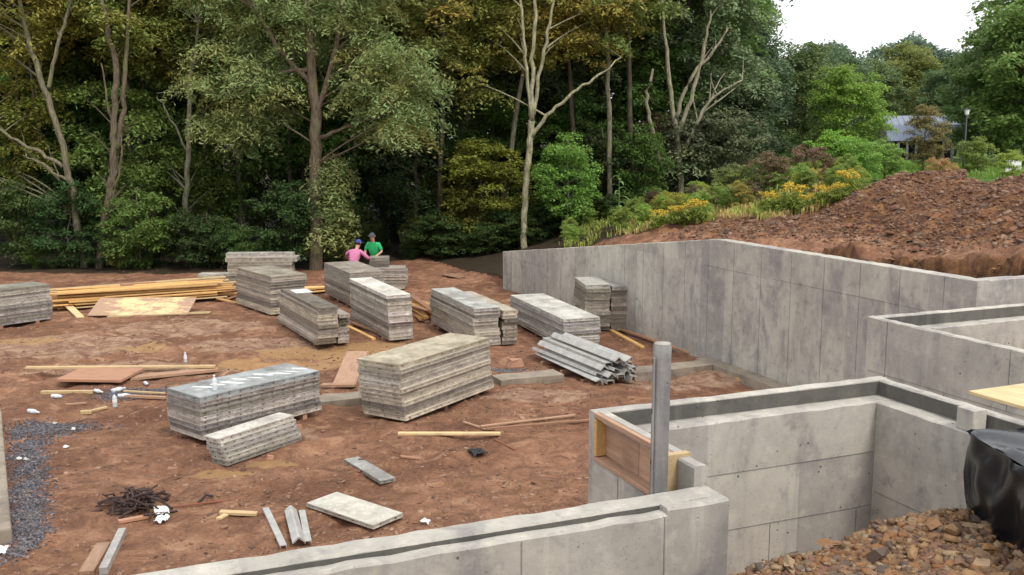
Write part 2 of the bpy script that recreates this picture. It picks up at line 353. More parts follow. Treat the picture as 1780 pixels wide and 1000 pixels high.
ground = link('ground', gme); tag(ground, 'reddish brown trampled earth of the building site and woodland floor', 'ground', None, 'structure')

# ------------------------------------------------------------------ concrete walls (local x along wall, y thickness, z up)
def wall(name, a0, b0, along, boxes, label, seams=(), chips=True, taper=None, stain=()):
    """boxes: (x0,x1,y0,y1,z0,z1); along 'a' or 'b'; local origin at P(a0,b0)."""
    root = empty(name, P(a0, b0), math.atan2(A.y, A.x) if along == 'a' else YAW_B)
    m = MB(); r = random.Random(name)
    for (x0, x1, y0, y1, z0, z1) in boxes:
        n = max(2, int((x1 - x0) / .12)); base = len(m.v)
        for k in range(n + 1):
            xx = x0 + (x1 - x0) * k / n; zt = taper(xx) if taper else z1
            j1 = r.uniform(-.006, .006) if chips and 0 < k < n else 0; j2 = r.uniform(-.007, .004) if chips and 0 < k < n else 0
            c = .012
            m.v += [(xx, y0, z0), (xx, y0, zt - c + j2), (xx, y0 + c + abs(j1), zt + j1), (xx, y1 - c - abs(j2), zt + j2), (xx, y1, zt - c + j1), (xx, y1, z0)]
        for k in range(n):
            o = base + 6 * k
            for q in range(5): m.f.append((o + q, o + q + 1, o + q + 7, o + q + 6))
        m.f.append(tuple(base + q for q in range(6))); m.f.append(tuple(base + 6 * n + q for q in range(6))[::-1])
    body = m.build('wall_body', CONC, root)
    for (x0, z0, x1, z1, yf, sgn) in seams:
        s = MB(); t = .0034; dx, dz = x1 - x0, z1 - z0; L = math.hypot(dx, dz); nxx, nzz = -dz / L * t, dx / L * t
        q = [(x0 - nxx, z0 - nzz), (x1 - nxx, z1 - nzz), (x1 + nxx, z1 + nzz), (x0 + nxx, z0 + nzz)]
        s.add([(px, yf - sgn * .01, pz) for px, pz in q] + [(px, yf + sgn * .004, pz) for px, pz in q], [(0, 1, 2, 3), (4, 5, 6, 7), (0, 1, 5, 4), (1, 2, 6, 5), (2, 3, 7, 6), (3, 0, 4, 7)])
        s.build('form_seam', SEAM, root)
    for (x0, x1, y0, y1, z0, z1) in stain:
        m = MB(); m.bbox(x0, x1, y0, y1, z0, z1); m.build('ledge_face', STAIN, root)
    return tag(root, label, 'wall')
# along 'a': local +y points to -b ; along 'b': local +y points to +a
LA, LE = 10.74, 29.44
tz = lambda xx: float(wall_top(np.array(LA + xx)))
seams = []
k = 0; xx = .62
while xx < LE - LA - .2:
    zt = tz(xx); seams.append((xx, .02, xx, zt - .02, 0, 1)); xx += .914
seams += [(.05, 2.08, 7.2, 2.08, 0, 1), (15.0, 1.05, 18.5, 1.05, 0, 1)]
wall('retaining_wall', LA, 11.95, 'a', [(0, LE - LA, -.25, 0, -.4, 2.68)], 'long tall concrete wall with sloping end below the dirt bank', seams, True, tz)
s2 = [(x_, .1, x_, 2.65, 0, -1) for x_ in (.9, 1.8, 2.7, 3.6, 4.5, 5.4)] + [(.02, 2.08, 7.9, 2.08, 0, -1)]
wall('return_wall', LA, 11.952 + .25, 'b', [(0, 8, 0, .25, -.4, 2.677)], 'concrete wall turning away from the long wall below the mound', [])
wall('foundation_wall', 5.17, -4.0, 'b', [(0, 7.50, -.17, 0, -.3, 2.55), (0, 7.06, -.27, -.17, -.3, 2.515), (7.06, 7.50, -.27, -.17, -.3, 2.549)],
     'low stepped concrete wall ending beside the upright metal post', [(1.0, 2.05, 7.48, 2.05, -.27, -1)] + [(x_, .9, x_, 2.5, -.27, -1) for x_ in (1.7, 3.2, 4.6, 6.1, 7.04)], stain=[(0, 7.058, -.173, -.168, 2.5, 2.536)])
wall('foundation_wall', 6.65, 3.42, 'b', [(0, 2.88, -.10, 0, -.3, 2.68), (.101, 2.78, -.27, -.10, -.3, 2.54)],
     'concrete wall with recessed ledge facing the stony rubble pile', [(.25, 2.10, 2.6, 2.10, -.27, -1), (.25, 1.62, 2.6, 1.62, -.27, -1), (.9, 1.62, .9, 2.1, -.27, -1), (1.55, .9, 1.55, 1.62, -.27, -1), (.42, 2.1, .42, 2.52, -.27, -1), (2.45, .9, 2.45, 1.6, -.27, -1)], stain=[(.11, 2.775, -.104, -.098, 2.545, 2.66)])
wall('foundation_wall', 6.548, 6.30, 'a', [(-3.2, 0, 0, .10, -.3, 2.678), (-3.2, -.172, .10, .27, -.3, 2.538)],
     'ledged concrete wall carrying the plywood sheet behind the black wrap', [(-3.1, 1.75, -.2, 1.75, .27, 1), (-.75, .9, -.75, 1.75, .27, 1), (-1.4, 1.75, -1.4, 2.5, .27, 1)], stain=[(-3.2, -.006, .098, .104, 2.543, 2.66)])
wall('foundation_wall', 9.0, 8.30, 'a', [(-5.2, 0, -.10, 0, -.3, 2.69), (-5.2, -.27, -.27, -.10, -.3, 2.54)],
     'smooth concrete wall running between the long wall and plywood sheet', [(-4.8, 2.05, -.04, 2.05, 0, 1)] + [(x_, .2, x_, 2.68, 0, 1) for x_ in (-.32,)] + [(x_, .2, x_, 2.05, 0, 1) for x_ in (-1.2, -2.3)] + [(-2.0, 2.05, -2.0, 2.68, 0, 1)])
wall('foundation_wall', 9.0, 8.402, 'b', [(0, 8, -.10, 0, -.3, 2.688), (.17, 8, -.27, -.10, -.3, 2.543)], 'ledged concrete wall parallel to the return wall near plywood', [], stain=[(.0, 8, -.104, -.098, 2.548, 2.67)])
# stub wall with window buck
wall('pocket_wall', 5.172, 3.42, 'a', [(0, .20, -.10, 0, -.3, 2.68), (.20, 1.378, -.10, 0, -.3, 2.30)], 'short concrete wall holding the timber window buck', [(.55, .1, .55, 2.28, 0, 1), (1.0, .1, 1.0, 2.28, 0, 1)])
bk = empty('window_buck', P(5.372, 3.42), math.atan2(A.y, A.x))
def piece(name, b_, mat, par, bv=.004):
    m = MB(); m.bbox(*b_); return bevel(m.build(name, mat, par), bv)
piece('sill', (.002, 1.175, -.098, .014, 2.302, 2.336), OLDWOOD, bk); piece('top_plate', (.055, 1.175, -.03, .012, 2.645, 2.684), OLDWOOD, bk); piece('cap', (.055, 1.175, -.099, -.032, 2.61, 2.688), CONC, bk)
piece('jamb', (1.135, 1.175, -.098, .010, 2.343, 2.634), LUMBER, bk); piece('jamb', (.004, .052, -.098, .085, 2.345, 2.705), YELLOW, bk)
piece('back_panel', (.046, .62, -.088, -.07, 2.343, 2.634), OLDWOOD, bk); piece('back_panel', (.625, 1.134, -.088, -.07, 2.343, 2.634), OLDWOOD, bk)
tag(bk, 'timber window buck with bare boards set in the short wall', 'window frame')
jm = empty('timber_stud', P(5.30, 3.36, 0)); 
# upright post
q = ony(1140, 848, 6.12); pz = ony(1145, 596, 6.12).z
post = empty('metal_post', (q.x, q.y, gz(q.x, q.y) - .02))
m = MB(); Hh = pz - post.location.z
rows_ = 40
for k_ in range(rows_ + 1):
    t_ = k_ / rows_
    for j in range(24):
        th = 2 * math.pi * j / 24 + .35; cs, sn = math.cos(th), math.sin(th); rr_ = .055 / (abs(cs) ** 4 + abs(sn) ** 4) ** .25 + rnd.uniform(-.0012, .0012)
        m.v.append((rr_ * cs + .022 * t_, rr_ * sn, (Hh - .012) * t_))
for k_ in range(rows_):
    for j in range(24): m.f.append((k_ * 24 + j, k_ * 24 + (j + 1) % 24, (k_ + 1) * 24 + (j + 1) % 24, (k_ + 1) * 24 + j))
m.f.append(tuple(rows_ * 24 + j for j in range(24)))
pb = m.build('pipe', PIPE, post, True)
m = MB(); m.tube([(.022, 0, Hh - .014), (.022, 0, Hh)], .052, 20); rim = m.build('rim', CONC, post, True)
m = MB(); m.box((-.036, -.045, Hh * .49), (.012, .04, Hh * .97)); m.build('flange', PIPE, post)
for t_ in np.linspace(.5, .97, 6):
    m = MB(); m.box((-.042, -.052, Hh * t_), (.006, .02, .03)); m.build('slot_shade', RUST, post)  # solid dark blocks imitating the shade inside flange holes
tag(post, 'tall weathered metal post standing beside the timber window buck', 'post')
bpy.data.objects.remove(jm)

# footings
def slab(name, pts_ab, z0, z1, mat, label, cat, jitter=.02):
    m = MB(); r = random.Random(label); (a0, a1, b0, b1) = pts_ab; n = max(2, int((b1 - b0) / .25))
    for kx in range(n + 1):
        b = b0 + (b1 - b0) * kx / n; j = [r.uniform(-jitter, jitter) for _ in range(4)]
        m.v += [tuple(P(a0 + j[0], b, z0)), tuple(P(a0 + j[1], b, z1 + j[2] * .4)), tuple(P(a1 + j[3], b, z1 + j[1] * .4)), tuple(P(a1, b, z0))]
    for kx in range(n):
        o = 4 * kx
        for q in range(3): m.f.append((o + q, o + q + 1, o + q + 5, o + q + 4))
    m.f.append((0, 1, 2, 3)); m.f.append(tuple(4 * n + q for q in (3, 2, 1, 0)))
    return tag(m.build(name, mat), label, cat)
slab('footing', (17.35, 17.85, 7.0, 8.35), -.2, .13, FOOT, 'muddy concrete footing strip beside the metal channel bundle', 'footing')
slab('footing', (16.9, 17.4, 9.7, 11.55), -.2, .13, FOOT, 'concrete footing strip meeting the long wall', 'footing')
slab('footing', (17.3, 17.8, 3.2, 4.6), -.2, .08, FOOT, 'low footing strip showing between the two big panel stacks', 'footing')
m = MB(); m.add([tuple(P(a, b, z)) for a in (12.5, 17.6) for b, z in ((11.55, -.2), (11.57, .13), (11.95, .13), (11.95, -.2))], [(0, 1, 2, 3), (4, 7, 6, 5), (0, 4, 5, 1), (1, 5, 6, 2), (2, 6, 7, 3)])
tag(m.build('footing', FOOT), 'concrete footing running along the foot of the long wall', 'footing')
e0, e1 = onz(-12, 735), onz(0, 955); mid = (e0 + e1) / 2; d = e1 - e0
m = MB(); m.box((0, 0, .06), (d.length, .62, .34)); ft = bevel(m.build('footing', FOOT), .03, 2); ft.location = mid + Vector((-.17, -.05, 0)); ft.rotation_euler = (0, 0, math.atan2(d.y, d.x))
tag(ft, 'rough concrete footing beside the dark gravel strip', 'footing')

# ------------------------------------------------------------------ rubble pile by the camera
def rubble_h(a, b):
    crest = 4.15 + .10 * fbm(b * 1.3, a * 0 + 2., 2) - .45 * sm(3.2, 1.6, b)
    z = 2.36 + .22 * sm(1.9, 4.2, b) - .0 * a
    return z - .95 * np.maximum(0, a - crest) * 1.0 - 1.1 * np.maximum(0, 2.35 - b) + fbm(a * 2.2, b * 2.2, 3) * .10 + fbm(a * 9, b * 9, 3) * .035
ga, gb = np.meshgrid(np.arange(1.6, 6.36, .04), np.arange(.6, 6.0, .04)); 
RZ = rubble_h(ga, gb); 
inF1 = (gb < 3.64) & (ga > 4.86); RZ = np.where(inF1, .9, RZ); RZ = np.maximum(RZ, .9)
VX = ga * A.x + gb * B.x; VY = ga * A.y + gb * B.y
ny, nx = ga.shape; i = (np.arange(ny - 1)[:, None] * nx + np.arange(nx - 1)[None]).ravel()
me = npmesh('rubble_mound', np.stack([VX.ravel(), VY.ravel(), RZ.ravel()], 1), np.stack([i, i + 1, i + nx + 1, i + nx], 1), CLOD, True)
pile = empty('rubble_pile', P(4, 4.2, 1.0)); c = link('mound', me, pile); c.matrix_parent_inverse = Matrix.Translation(-pile.location)
tag(pile, 'heap of angular brown and grey stones below the black wrap', 'rubble pile')
def rock(seed, n=0):
    r = random.Random(seed); pts = []
    # angular chip: jittered low-poly block
    ico = [(-1, -1, -.55), (1, -1, -.55), (1, 1, -.5), (-1, 1, -.5), (-.8, -.85, .5), (.85, -.7, .6), (.7, .8, .45), (-.75, .85, .55)]
    vs = [Vector(p) + Vector([r.uniform(-.33, .33) for _ in range(3)]) for p in ico]
    fs = [(0, 3, 2, 1), (4, 5, 6, 7), (0, 1, 5, 4), (1, 2, 6, 5), (2, 3, 7, 6), (3, 0, 4, 7)]
    return vs, fs
ROCKM = {}
def rockmesh(seed, mat):
    if (seed, mat.name) not in ROCKM:
        vs, fs = rock(seed); m = MB(); m.add([v * .5 for v in vs], fs); ROCKM[seed, mat.name] = m.mesh('stone', mat)
    return ROCKM[seed, mat.name]
def rocks_stuff(name, pos, size, mat, parent=None, flat=.6):
    pos = np.asarray(pos, float); n = len(pos); T = 14; base = np.array([[tuple(v * .5) for v in rock(100 + t)[0]] for t in range(T)])
    fs = np.array(rock(0)[1]); k = rng.integers(0, T, n); Vv = base[k].copy()
    Vv *= (np.asarray(size)[:, None] * rng.uniform(.6, 1.4, (n, 3)))[:, None, :]; Vv[:, :, 2] *= flat
    th = rng.uniform(0, 6.28, n); ph = rng.normal(0, .45, n)
    cy, sy = np.cos(ph)[:, None], np.sin(ph)[:, None]; xx, zz = Vv[:, :, 0] * cy + Vv[:, :, 2] * sy, -Vv[:, :, 0] * sy + Vv[:, :, 2] * cy
    cx, sx_ = np.cos(th)[:, None], np.sin(th)[:, None]; x2 = xx * cx - Vv[:, :, 1] * sx_; y2 = xx * sx_ + Vv[:, :, 1] * cx
    Vv = np.stack([x2, y2, zz], 2) + pos[:, None, :]
    Fc = (fs[None] + (np.arange(n) * 8)[:, None, None]).reshape(-1, 4)
    o = link(name, npmesh(name, Vv.reshape(-1, 3), Fc, mat), parent)
    if parent: o.matrix_parent_inverse = Matrix.Translation(-parent.location)
    o['kind'] = 'stuff'; return o
def scatter_rub(n):
    a = rng.uniform(2.6, 5.2, n); b = rng.uniform(1.5, 5.9, n); ok = ~((b < 3.75) & (a > 4.75)); a, b = a[ok], b[ok]
    z = rubble_h(a, b); return np.stack([a * A.x + b * B.x, a * A.y + b * B.y, z], 1)
pp = scatter_rub(24000); rocks_stuff('small_stone', pp + [0, 0, .0], np.exp(rng.normal(-3.75, .5, len(pp))).clip(.008, .07), STONE, pile, .85)
pp = scatter_rub(600)[:300]
for kq, p in enumerate(pp):
    o = link('stone', rockmesh(kq % 18, STONE), pile); sz = rnd.uniform(.045, .09) if kq > 10 else rnd.uniform(.085, .11)
    o.location = Vector(p) - pile.location + Vector((0, 0, sz * .16)); o.scale = (sz * rnd.uniform(.8, 1.5), sz, sz * rnd.uniform(.45, .8)); o.rotation_euler = (rnd.gauss(0, .35), rnd.gauss(0, .35), rnd.uniform(0, 6.28))

# mounds of dirt on the bank: stones as parts of a mound thing
q0 = ony(1600, 289, 24); 
spoil = empty('spoil_mound', (q0.x, q0.y, gz(q0.x, q0.y) - .3)); tag(spoil, 'tall mound of loose red-brown stony soil above the long wall', 'soil mound')
def bank_pts(n, dlo, dhi, alo, ahi):
    a = rng.uniform(alo, ahi, n); b = 12.2 + rng.uniform(dlo, dhi, n); xx = a * A.x + b * B.x; yy = a * A.y + b * B.y
    return np.stack([xx, yy, ground_h(xx, yy)], 1)
pts = bank_pts(27000, 2.9, 10.5, 11, 25); 
rocks_stuff('soil_clods', pts, np.exp(rng.normal(-3.3, .55, len(pts))).clip(.012, .14), REDSTONE, spoil, .8)
pts = bank_pts(1300, .8, 2.2, 11, 26); rocks_stuff('clay_lumps', pts, rng.uniform(.03, .13, len(pts)), CLAYST, spoil)
pts = bank_pts(230, 2.9, 8, 12, 23)
for kq, p in enumerate(pts):
    o = link('stone', rockmesh(kq % 18, REDSTONE), spoil); sz = rnd.uniform(.07, .18)
    o.location = Vector(p) - spoil.location + Vector((0, 0, sz * .12)); o.scale = (sz * rnd.uniform(.9, 1.6), sz, sz * rnd.uniform(.4, .7)); o.rotation_euler = (rnd.gauss(0, .3), rnd.gauss(0, .3), rnd.uniform(0, 6.28))

# ------------------------------------------------------------------ form panels
RAILM = {}
def rail_mesh(L, h, n_h):
    key = (round(L, 3), round(h, 3), n_h)
    if key in RAILM: return RAILM[key]
    m = MB(); lip = min(.014, h * .2); hb = h * .17; xs = [-L / 2]; holes = []
    step = L / n_h
    for k_ in range(n_h):
        c = -L / 2 + step * (k_ + .5); w_ = .011; xs += [c - w_, c + w_]; holes.append(len(xs) - 2)
    xs.append(L / 2); zs = [(0, 0), (lip, 0), (lip, .007), (h / 2 - hb, .007), (h / 2 + hb, .007), (h - lip, .007), (h - lip, 0), (h, 0)]
    for zz, yy in zs:
        for xx in xs: m.v.append((xx, yy, zz))
    nx_ = len(xs)
    for r_ in range(len(zs) - 1):
        for c_ in range(nx_ - 1):
            if r_ == 3 and c_ in holes: continue
            o = r_ * nx_ + c_; m.f.append((o, o + 1, o + 1 + nx_, o + nx_))
    m.add([(-L / 2, .0, 0), (L / 2, .0, 0), (L / 2, .045, 0), (-L / 2, .045, 0), (-L / 2, .0, h), (L / 2, .0, h), (L / 2, .045, h), (-L / 2, .045, h)],
          [(3, 2, 1, 0), (4, 5, 6, 7), (2, 3, 7, 6), (0, 4, 7, 3), (1, 2, 6, 5)])
    RAILM[key] = m.mesh('rail', RAIL); return RAILM[key]
FACEM = {}
def face_mesh(L, W, t, ins=.014):
    key = (round(L, 3), round(W, 3), round(t, 4), ins)
    if key not in FACEM:
        m = MB(); n = max(2, int(L / .3)); 
        m.bbox(-L / 2 + ins, L / 2 - ins, -W / 2 + ins, W / 2 - ins, 0, t); FACEM[key] = m.mesh('face_sheet', FACE)
    return FACEM[key]
ORD = ['topmost', 'second', 'third', 'fourth', 'fifth', 'sixth', 'seventh', 'eighth', 'ninth', 'tenth', 'eleventh', 'twelfth', 'thirteenth', 'fourteenth']
def panel(cx, cy, z, yaw, L, W, t, label, tint=(1, 1, 1), holes=.21, group=None, pitch=0, roll=0, top=True):
    e = empty('form_panel', (cx, cy, z), yaw); e.rotation_euler = (roll, pitch, yaw)
    rh = t * .90
    for s_ in (-1, 1):
        o = link('side_rail', rail_mesh(L, rh, max(2, int(L / holes))), e); o.location = (0, s_ * W / 2, 0); o.rotation_euler = (0, 0, 0 if s_ < 0 else math.pi); o.color = (*tint, 1)
        o = link('end_rail', rail_mesh(W - .004, rh, max(2, int(W / .3))), e); o.location = (s_ * (L / 2 + .001), 0, 0); o.rotation_euler = (0, 0, math.pi / 2 if s_ > 0 else -math.pi / 2); o.color = (*tint, 1)
    f = link('face_sheet', face_mesh(L, W, t - rh, .004 if top else .018), e); f.location = (0, 0, rh); f.color = (*tint, 1)
    tag(e, label, 'form panel', group); return e
def timber(name, c, yaw, L, W, H, mat, label, cat='timber', group=None, pitch=0.0, roll=0.0, bv=.004):
    m = MB(); m.box((0, 0, 0), (L, W, H)); o = bevel(m.build(name, mat), bv); o.location = c; o.rotation_euler = (roll, pitch, yaw)
    return tag(o, label, cat, group)
LASTP = [0, None]
def stack(cx, cy, yawd, L, W, H, n, desc, bear=.08, jit=.012, tint=(1, 1, 1), lean=(0, 0), holes=.21, z0=None, top_tint=None):
    yaw = math.radians(yawd); g0 = gz(cx, cy) if z0 is None else z0
    dx, dy = math.cos(yaw), math.sin(yaw)
    if bear > .03:
        nb = 3 if L > 2 else 2
        for k_ in range(nb):
            f_ = (k_ / (nb - 1) - .5) * .72 * L; bx, by = cx + dx * f_, cy + dy * f_
            timber('timber_bearer', (bx, by, g0 + bear / 2 - .015), yaw + math.pi / 2, W * .98, .09, bear + .03, OLDWOOD, 'short timber bearer under ' + desc, 'timber bearer', 'bearers under ' + desc)
    t = (H - bear) / n; r = random.Random(desc)
    drift = 0.0; dl = 0.0
    for k_ in range(n):
        if r.random() < .25: drift = r.uniform(-1, 1) * jit * 2
        if r.random() < .25: dl = r.uniform(-1, 1) * jit * 3
        ox = r.gauss(0, jit * .5) + dl; oy = r.gauss(0, jit * .4) + drift; f_ = k_ / max(1, n - 1)
        if k_ == n - 1: ox = oy = 0
        px_ = cx + dx * ox - dy * oy + lean[0] * (f_ - 1); py_ = cy + dy * ox + dx * oy + lean[1] * (f_ - 1)
        v = r.choice([.58, .75, .88, 1.0, 1.12, 1.3, 1.4]); tt = (tint[0] * v, tint[1] * v * r.uniform(.96, 1.0), tint[2] * v * r.uniform(.9, 1.02))
        if k_ == n - 1 and top_tint: tt = top_tint
        j = n - 1 - k_; lab = f'grey form panel, {ORD[j]}' + (' of ' if j == 0 else ' from top of ') + desc
        LASTP[0] = t
        LASTP[1] = panel(px_, py_, g0 + bear + k_ * t, yaw + r.gauss(0, .004), L, W, t, lab, tt, holes, top=k_ == n - 1)
    return g0 + H
T = (1.0, .93, .83)
stack(-1.55, 17.49, 58, 2.72, .914, 1.09, 12, 'the tan-topped stack beside the loose tan board', .13, .016, (1.08, 1.03, .95), (-.10, .03), top_tint=(1.12, 1.0, .80))
top2 = stack(-4.44, 16.11, 50, 2.35, .93, .82, 9, 'the stack with a bottle standing on top', .13, .010, (.98, .95, .92), (-.03, .01), top_tint=(.86, .93, .98))
TOPT, TOP2 = LASTP
stack(-4.02, 14.72, 57, 1.52, .32, .44, 6, 'the low narrow stack with offset layers', .03, .03, (1, 1, .97), (-.10, .0), .16)
stack(-13.36, 25.06, 52, 2.6, .914, 1.0, 11, "the lone stack at the lumber heap's end", .08, .014, (.95, .93, .88))
stack(-7.95, 31.2, 4, 2.0, .55, .92, 10, 'the stack crowned by two overhanging panels', .04, .02, T)
z4 = gz(-7.95, 31.2) + .92
panel(-7.92, 31.25, z4, math.radians(4), 2.22, .62, .14, 'thick overhanging grey panel, lower of two crowning a stack', T)
panel(-8.02, 31.37, z4 + .14, math.radians(4), 2.1, .40, .11, 'thick overhanging grey panel, upper of two crowning a stack', (1.1, 1.08, 1.0))
stack(-6.75, 27.5, -53, 2.4, 1.02, 1.10, 13, 'the wide stack before the overhanging panels', .07, .02, T, (.06, 0))
stack(-4.98, 23.85, -62, 3.35, .48, .92, 11, 'the long stack topped by a white scrap', .06, .03, (.95, .88, .79), (.08, -.06))
stack(-4.57, 23.92, -62, 2.9, .27, .74, 8, 'the slim column beside the white-scrap stack', .06, .06, (.95, .88, .79), (.06, -.04), .3)
stack(-4.66, 28.8, -64, 2.65, 1.02, .98, 11, 'the wide stack behind the narrow white-topped stack', .05, .014, (1, .95, .87))
stack(-3.37, 24.64, -65, 3.2, .60, 1.14, 13, 'the narrow white-topped stack beside orange lumber', .06, .014, (1.08, 1.04, .97), (-.03, .0), top_tint=(1.65, 1.62, 1.55))  # whitened top tint imitates bright sky reflected in the wet sheet
stack(-1.18, 23.75, -68, 3.3, .62, .95, 11, 'the paired stack near the footing, wider column', .07, .018, (1, .96, .88), (.02, 0), top_tint=(1.15, 1.17, 1.15))
stack(-.62, 23.9, -68, 3.15, .36, .86, 9, 'the paired stack near the footing, slim column', .07, .03, (.95, .88, .78), (.02, 0))
stack(.98, 23.75, -71, 3.7, .90, .74, 9, 'the pale stack behind the metal channels', .09, .012, (1.05, 1.06, 1.05), top_tint=(1.4, 1.4, 1.35))  # top sheet coloured paler to stand for its wet sky reflection
stack(2.02, 24.75, -82, 1.4, .62, 1.18, 12, 'the twin stack against long wall, wider column', .04, .018, (.88, .84, .76), top_tint=(1.1, 1.1, 1.05))
stack(2.56, 24.9, -82, 1.5, .40, 1.16, 11, 'the twin stack against long wall, slim column', .04, .022, (1, .92, .82), top_tint=(1.1, 1.1, 1.05))
zs = stack(-4.02, 31.7, 3, 1.15, .75, .72, 7, 'the small stack before the green-shirted man', .05, .02, (1.05, 1, .93))
stack(-4.28, 31.75, 5, .62, .55, .32, 3, 'the short pile on the small stack', .0, .02, (.7, .68, .62), z0=zs)
stack(-9.75, 32.6, 2, 1.25, .55, .36, 4, 'the low flat pile behind the lumber heap', .04, .03, (1.05, 1.03, .98))
for k_ in range(9):
    f_ = -.85 + k_ * .225; yaw_ = math.radians(50); r_ = random.Random(k_); m = MB(); n_ = 7; L_ = r_.uniform(.25, .5); wd_ = r_.uniform(.02, .05)
    for j in range(n_ + 1):
        t_ = j / n_ - .5; w_ = wd_ * (1 - (2 * t_) ** 2) ** .5 * r_.uniform(.7, 1.2) + .004; m.v += [(t_ * L_, -w_, .0), (t_ * L_, w_, .0)]
    for j in range(n_): m.f.append((2 * j, 2 * j + 2, 2 * j + 3, 2 * j + 1))
    o = m.build('cement_smear', WHITE, TOP2); o.location = (f_ + .1, -.05 + r_.uniform(-.12, .12), TOPT + .0015); o.rotation_euler = (0, 0, -1.0 + r_.uniform(-.1, .1))
# loose panels and channels on the ground
def px_panel(l, f, r, t, label, lift=.0, tint=(1, 1, 1)):
    p0, p1, p2 = gp(*l), gp(*f), gp(*r); e = p1 - p0; L = e.length; yaw = math.atan2(e.y, e.x); W = (p2 - p1).length
    c = (p0 + p2) / 2; panel(c.x, c.y, max(gz(c.x, c.y), gz(p1.x, p1.y), gz(p0.x, p0.y)) + lift - .01, yaw, L, W, t, label, tint)
px_panel((532, 882), (648, 927), (702, 903), .055, 'wide loose form panel lying flat near the stepped wall', .02, (1.25, 1.22, 1.12))
px_panel((598, 804), (662, 847), (688, 837), .05, 'narrow loose form panel lying flat on bare earth', .01, (.85, .86, .84))
c = gp(518, 516); 
wp = P(0, 0); timber('white_scrap_sheet', (-5.33, 24.75, gz(-4.98, 23.85) + .92 + .012), math.radians(-62), .55, .42, .02, WHITE, 'white scrap sheet lying on the long panel stack', 'scrap sheet')

# channel bundle
def angle_mesh(L, w_, t, kind):
    m = MB()
    prof = [(-w_, 0), (-w_, t), (-t * 1.2, w_ * .95), (t * 1.2, w_ * .95), (w_, t), (w_, 0), (w_ - t, 0), (0, w_ * .75), (-w_ + t, 0)] if kind == 0 else \
           [(-w_, -w_ * .3), (-w_, w_ * .5), (w_, w_ * .5), (w_, -w_ * .3), (w_ - t, -w_ * .3), (w_ - t, w_ * .5 - t), (-w_ + t, w_ * .5 - t), (-w_ + t, -w_ * .3)]
    n = len(prof)
    for xx in (-L / 2, L / 2): m.v += [(xx, y_, z_) for y_, z_ in prof]
    for k_ in range(n): m.f.append((k_, (k_ + 1) % n, n + (k_ + 1) % n, n + k_))
    if kind == 0:
        for o in (0, n): m.f += [(o + 0, o + 1, o + 8), (o + 8, o + 1, o + 2, o + 7), (o + 7, o + 2, o + 3), (o + 7, o + 3, o + 4, o + 6), (o + 6, o + 4, o + 5)]
    else:
        for o in (0, n): m.f += [(o, o + 1, o + 6, o + 7), (o + 1, o + 2, o + 5, o + 6), (o + 2, o + 3, o + 4, o + 5)]
    return m.mesh('channel', STEEL)
b0, b1 = gp(955, 620), gp(1072, 668); bd = (b1 - b0); byaw = math.atan2(bd.y, bd.x); bc = (b0 + b1) / 2; LB = 2.75
CM = [angle_mesh(LB, .095, .012, 0), angle_mesh(LB, .085, .012, 1)]
gB = max(gz(bc.x + bd.normalized().x * s_, bc.y + bd.normalized().y * s_) for s_ in (-1, 0, 1))
nrm = Vector((-bd.y, bd.x, 0)).normalized(); along = bd.normalized()
for k_ in (-.9, .0, .9):
    p = bc + along * k_; timber('timber_bearer', (p.x, p.y, gB + .03), byaw + math.pi / 2, .95, .09, .09, OLDWOOD, 'timber bearer under the bundle of metal channels', 'timber bearer', 'bearers under the channel bundle')
rr = random.Random(5)
for row, (cnt, zz) in enumerate(((5, .125), (5, .225), (4, .325), (3, .42), (2, .505))):
    for k_ in range(cnt):
        p = bc + nrm * ((k_ - (cnt - 1) / 2) * .185 + rr.gauss(0, .008) + .04 * row) + along * rr.uniform(-.12, .16)
        o = link('metal_channel', CM[(k_ + row) % 2]); o.location = (p.x, p.y, gB + zz); o.rotation_euler = (rr.choice([0, 0, math.pi, .5, -.4]), 0, byaw + rr.gauss(0, .012))
        tag(o, 'long grey metal channel in the bundle beside the footing', 'metal channel', 'metal channels in the bundle')
for (p0, p1, kd, lab) in (((462, 890), (493, 955), 1, 'short weathered channel lying by the stepped wall beside a ridged one'), ((505, 890), (520, 952), 0, 'pale ridged channel lying against the stepped wall'), ((525, 892), (536, 950), 1, 'pale slim channel against the stepped wall beside the ridged one')):
    q0_, q1_ = gp(*p0), gp(*p1); e = q1_ - q0_
    me = angle_mesh(e.length, .075 if kd == 0 else .04, .01, kd); o = link('metal_channel', me); o.location = (q0_ + q1_) / 2 + Vector((0, 0, .035)); o.rotation_euler = (0, 0, math.atan2(e.y, e.x)); tag(o, lab, 'metal channel')

# ------------------------------------------------------------------ boards and lumber
def board(p0, p1, wd, th, mat, label, z0=0., z1=0., name='board', cat='board', group=None, roll=0.0):
    a_p, b_p = gp(*p0), gp(*p1); a_p.z += z0 + th / 2; b_p.z += z1 + th / 2; e = b_p - a_p
    return timber(name, (a_p + b_p) / 2, math.atan2(e.y, e.x), e.length, wd, th, mat, label, cat, group, -math.atan2(e.z, math.hypot(e.x, e.y)), roll)
board((692, 757), (870, 757), .09, .04, YELLOW, 'clean tan board lying on bare earth before the tan-topped stack', .01, .01)
r2 = random.Random(11)
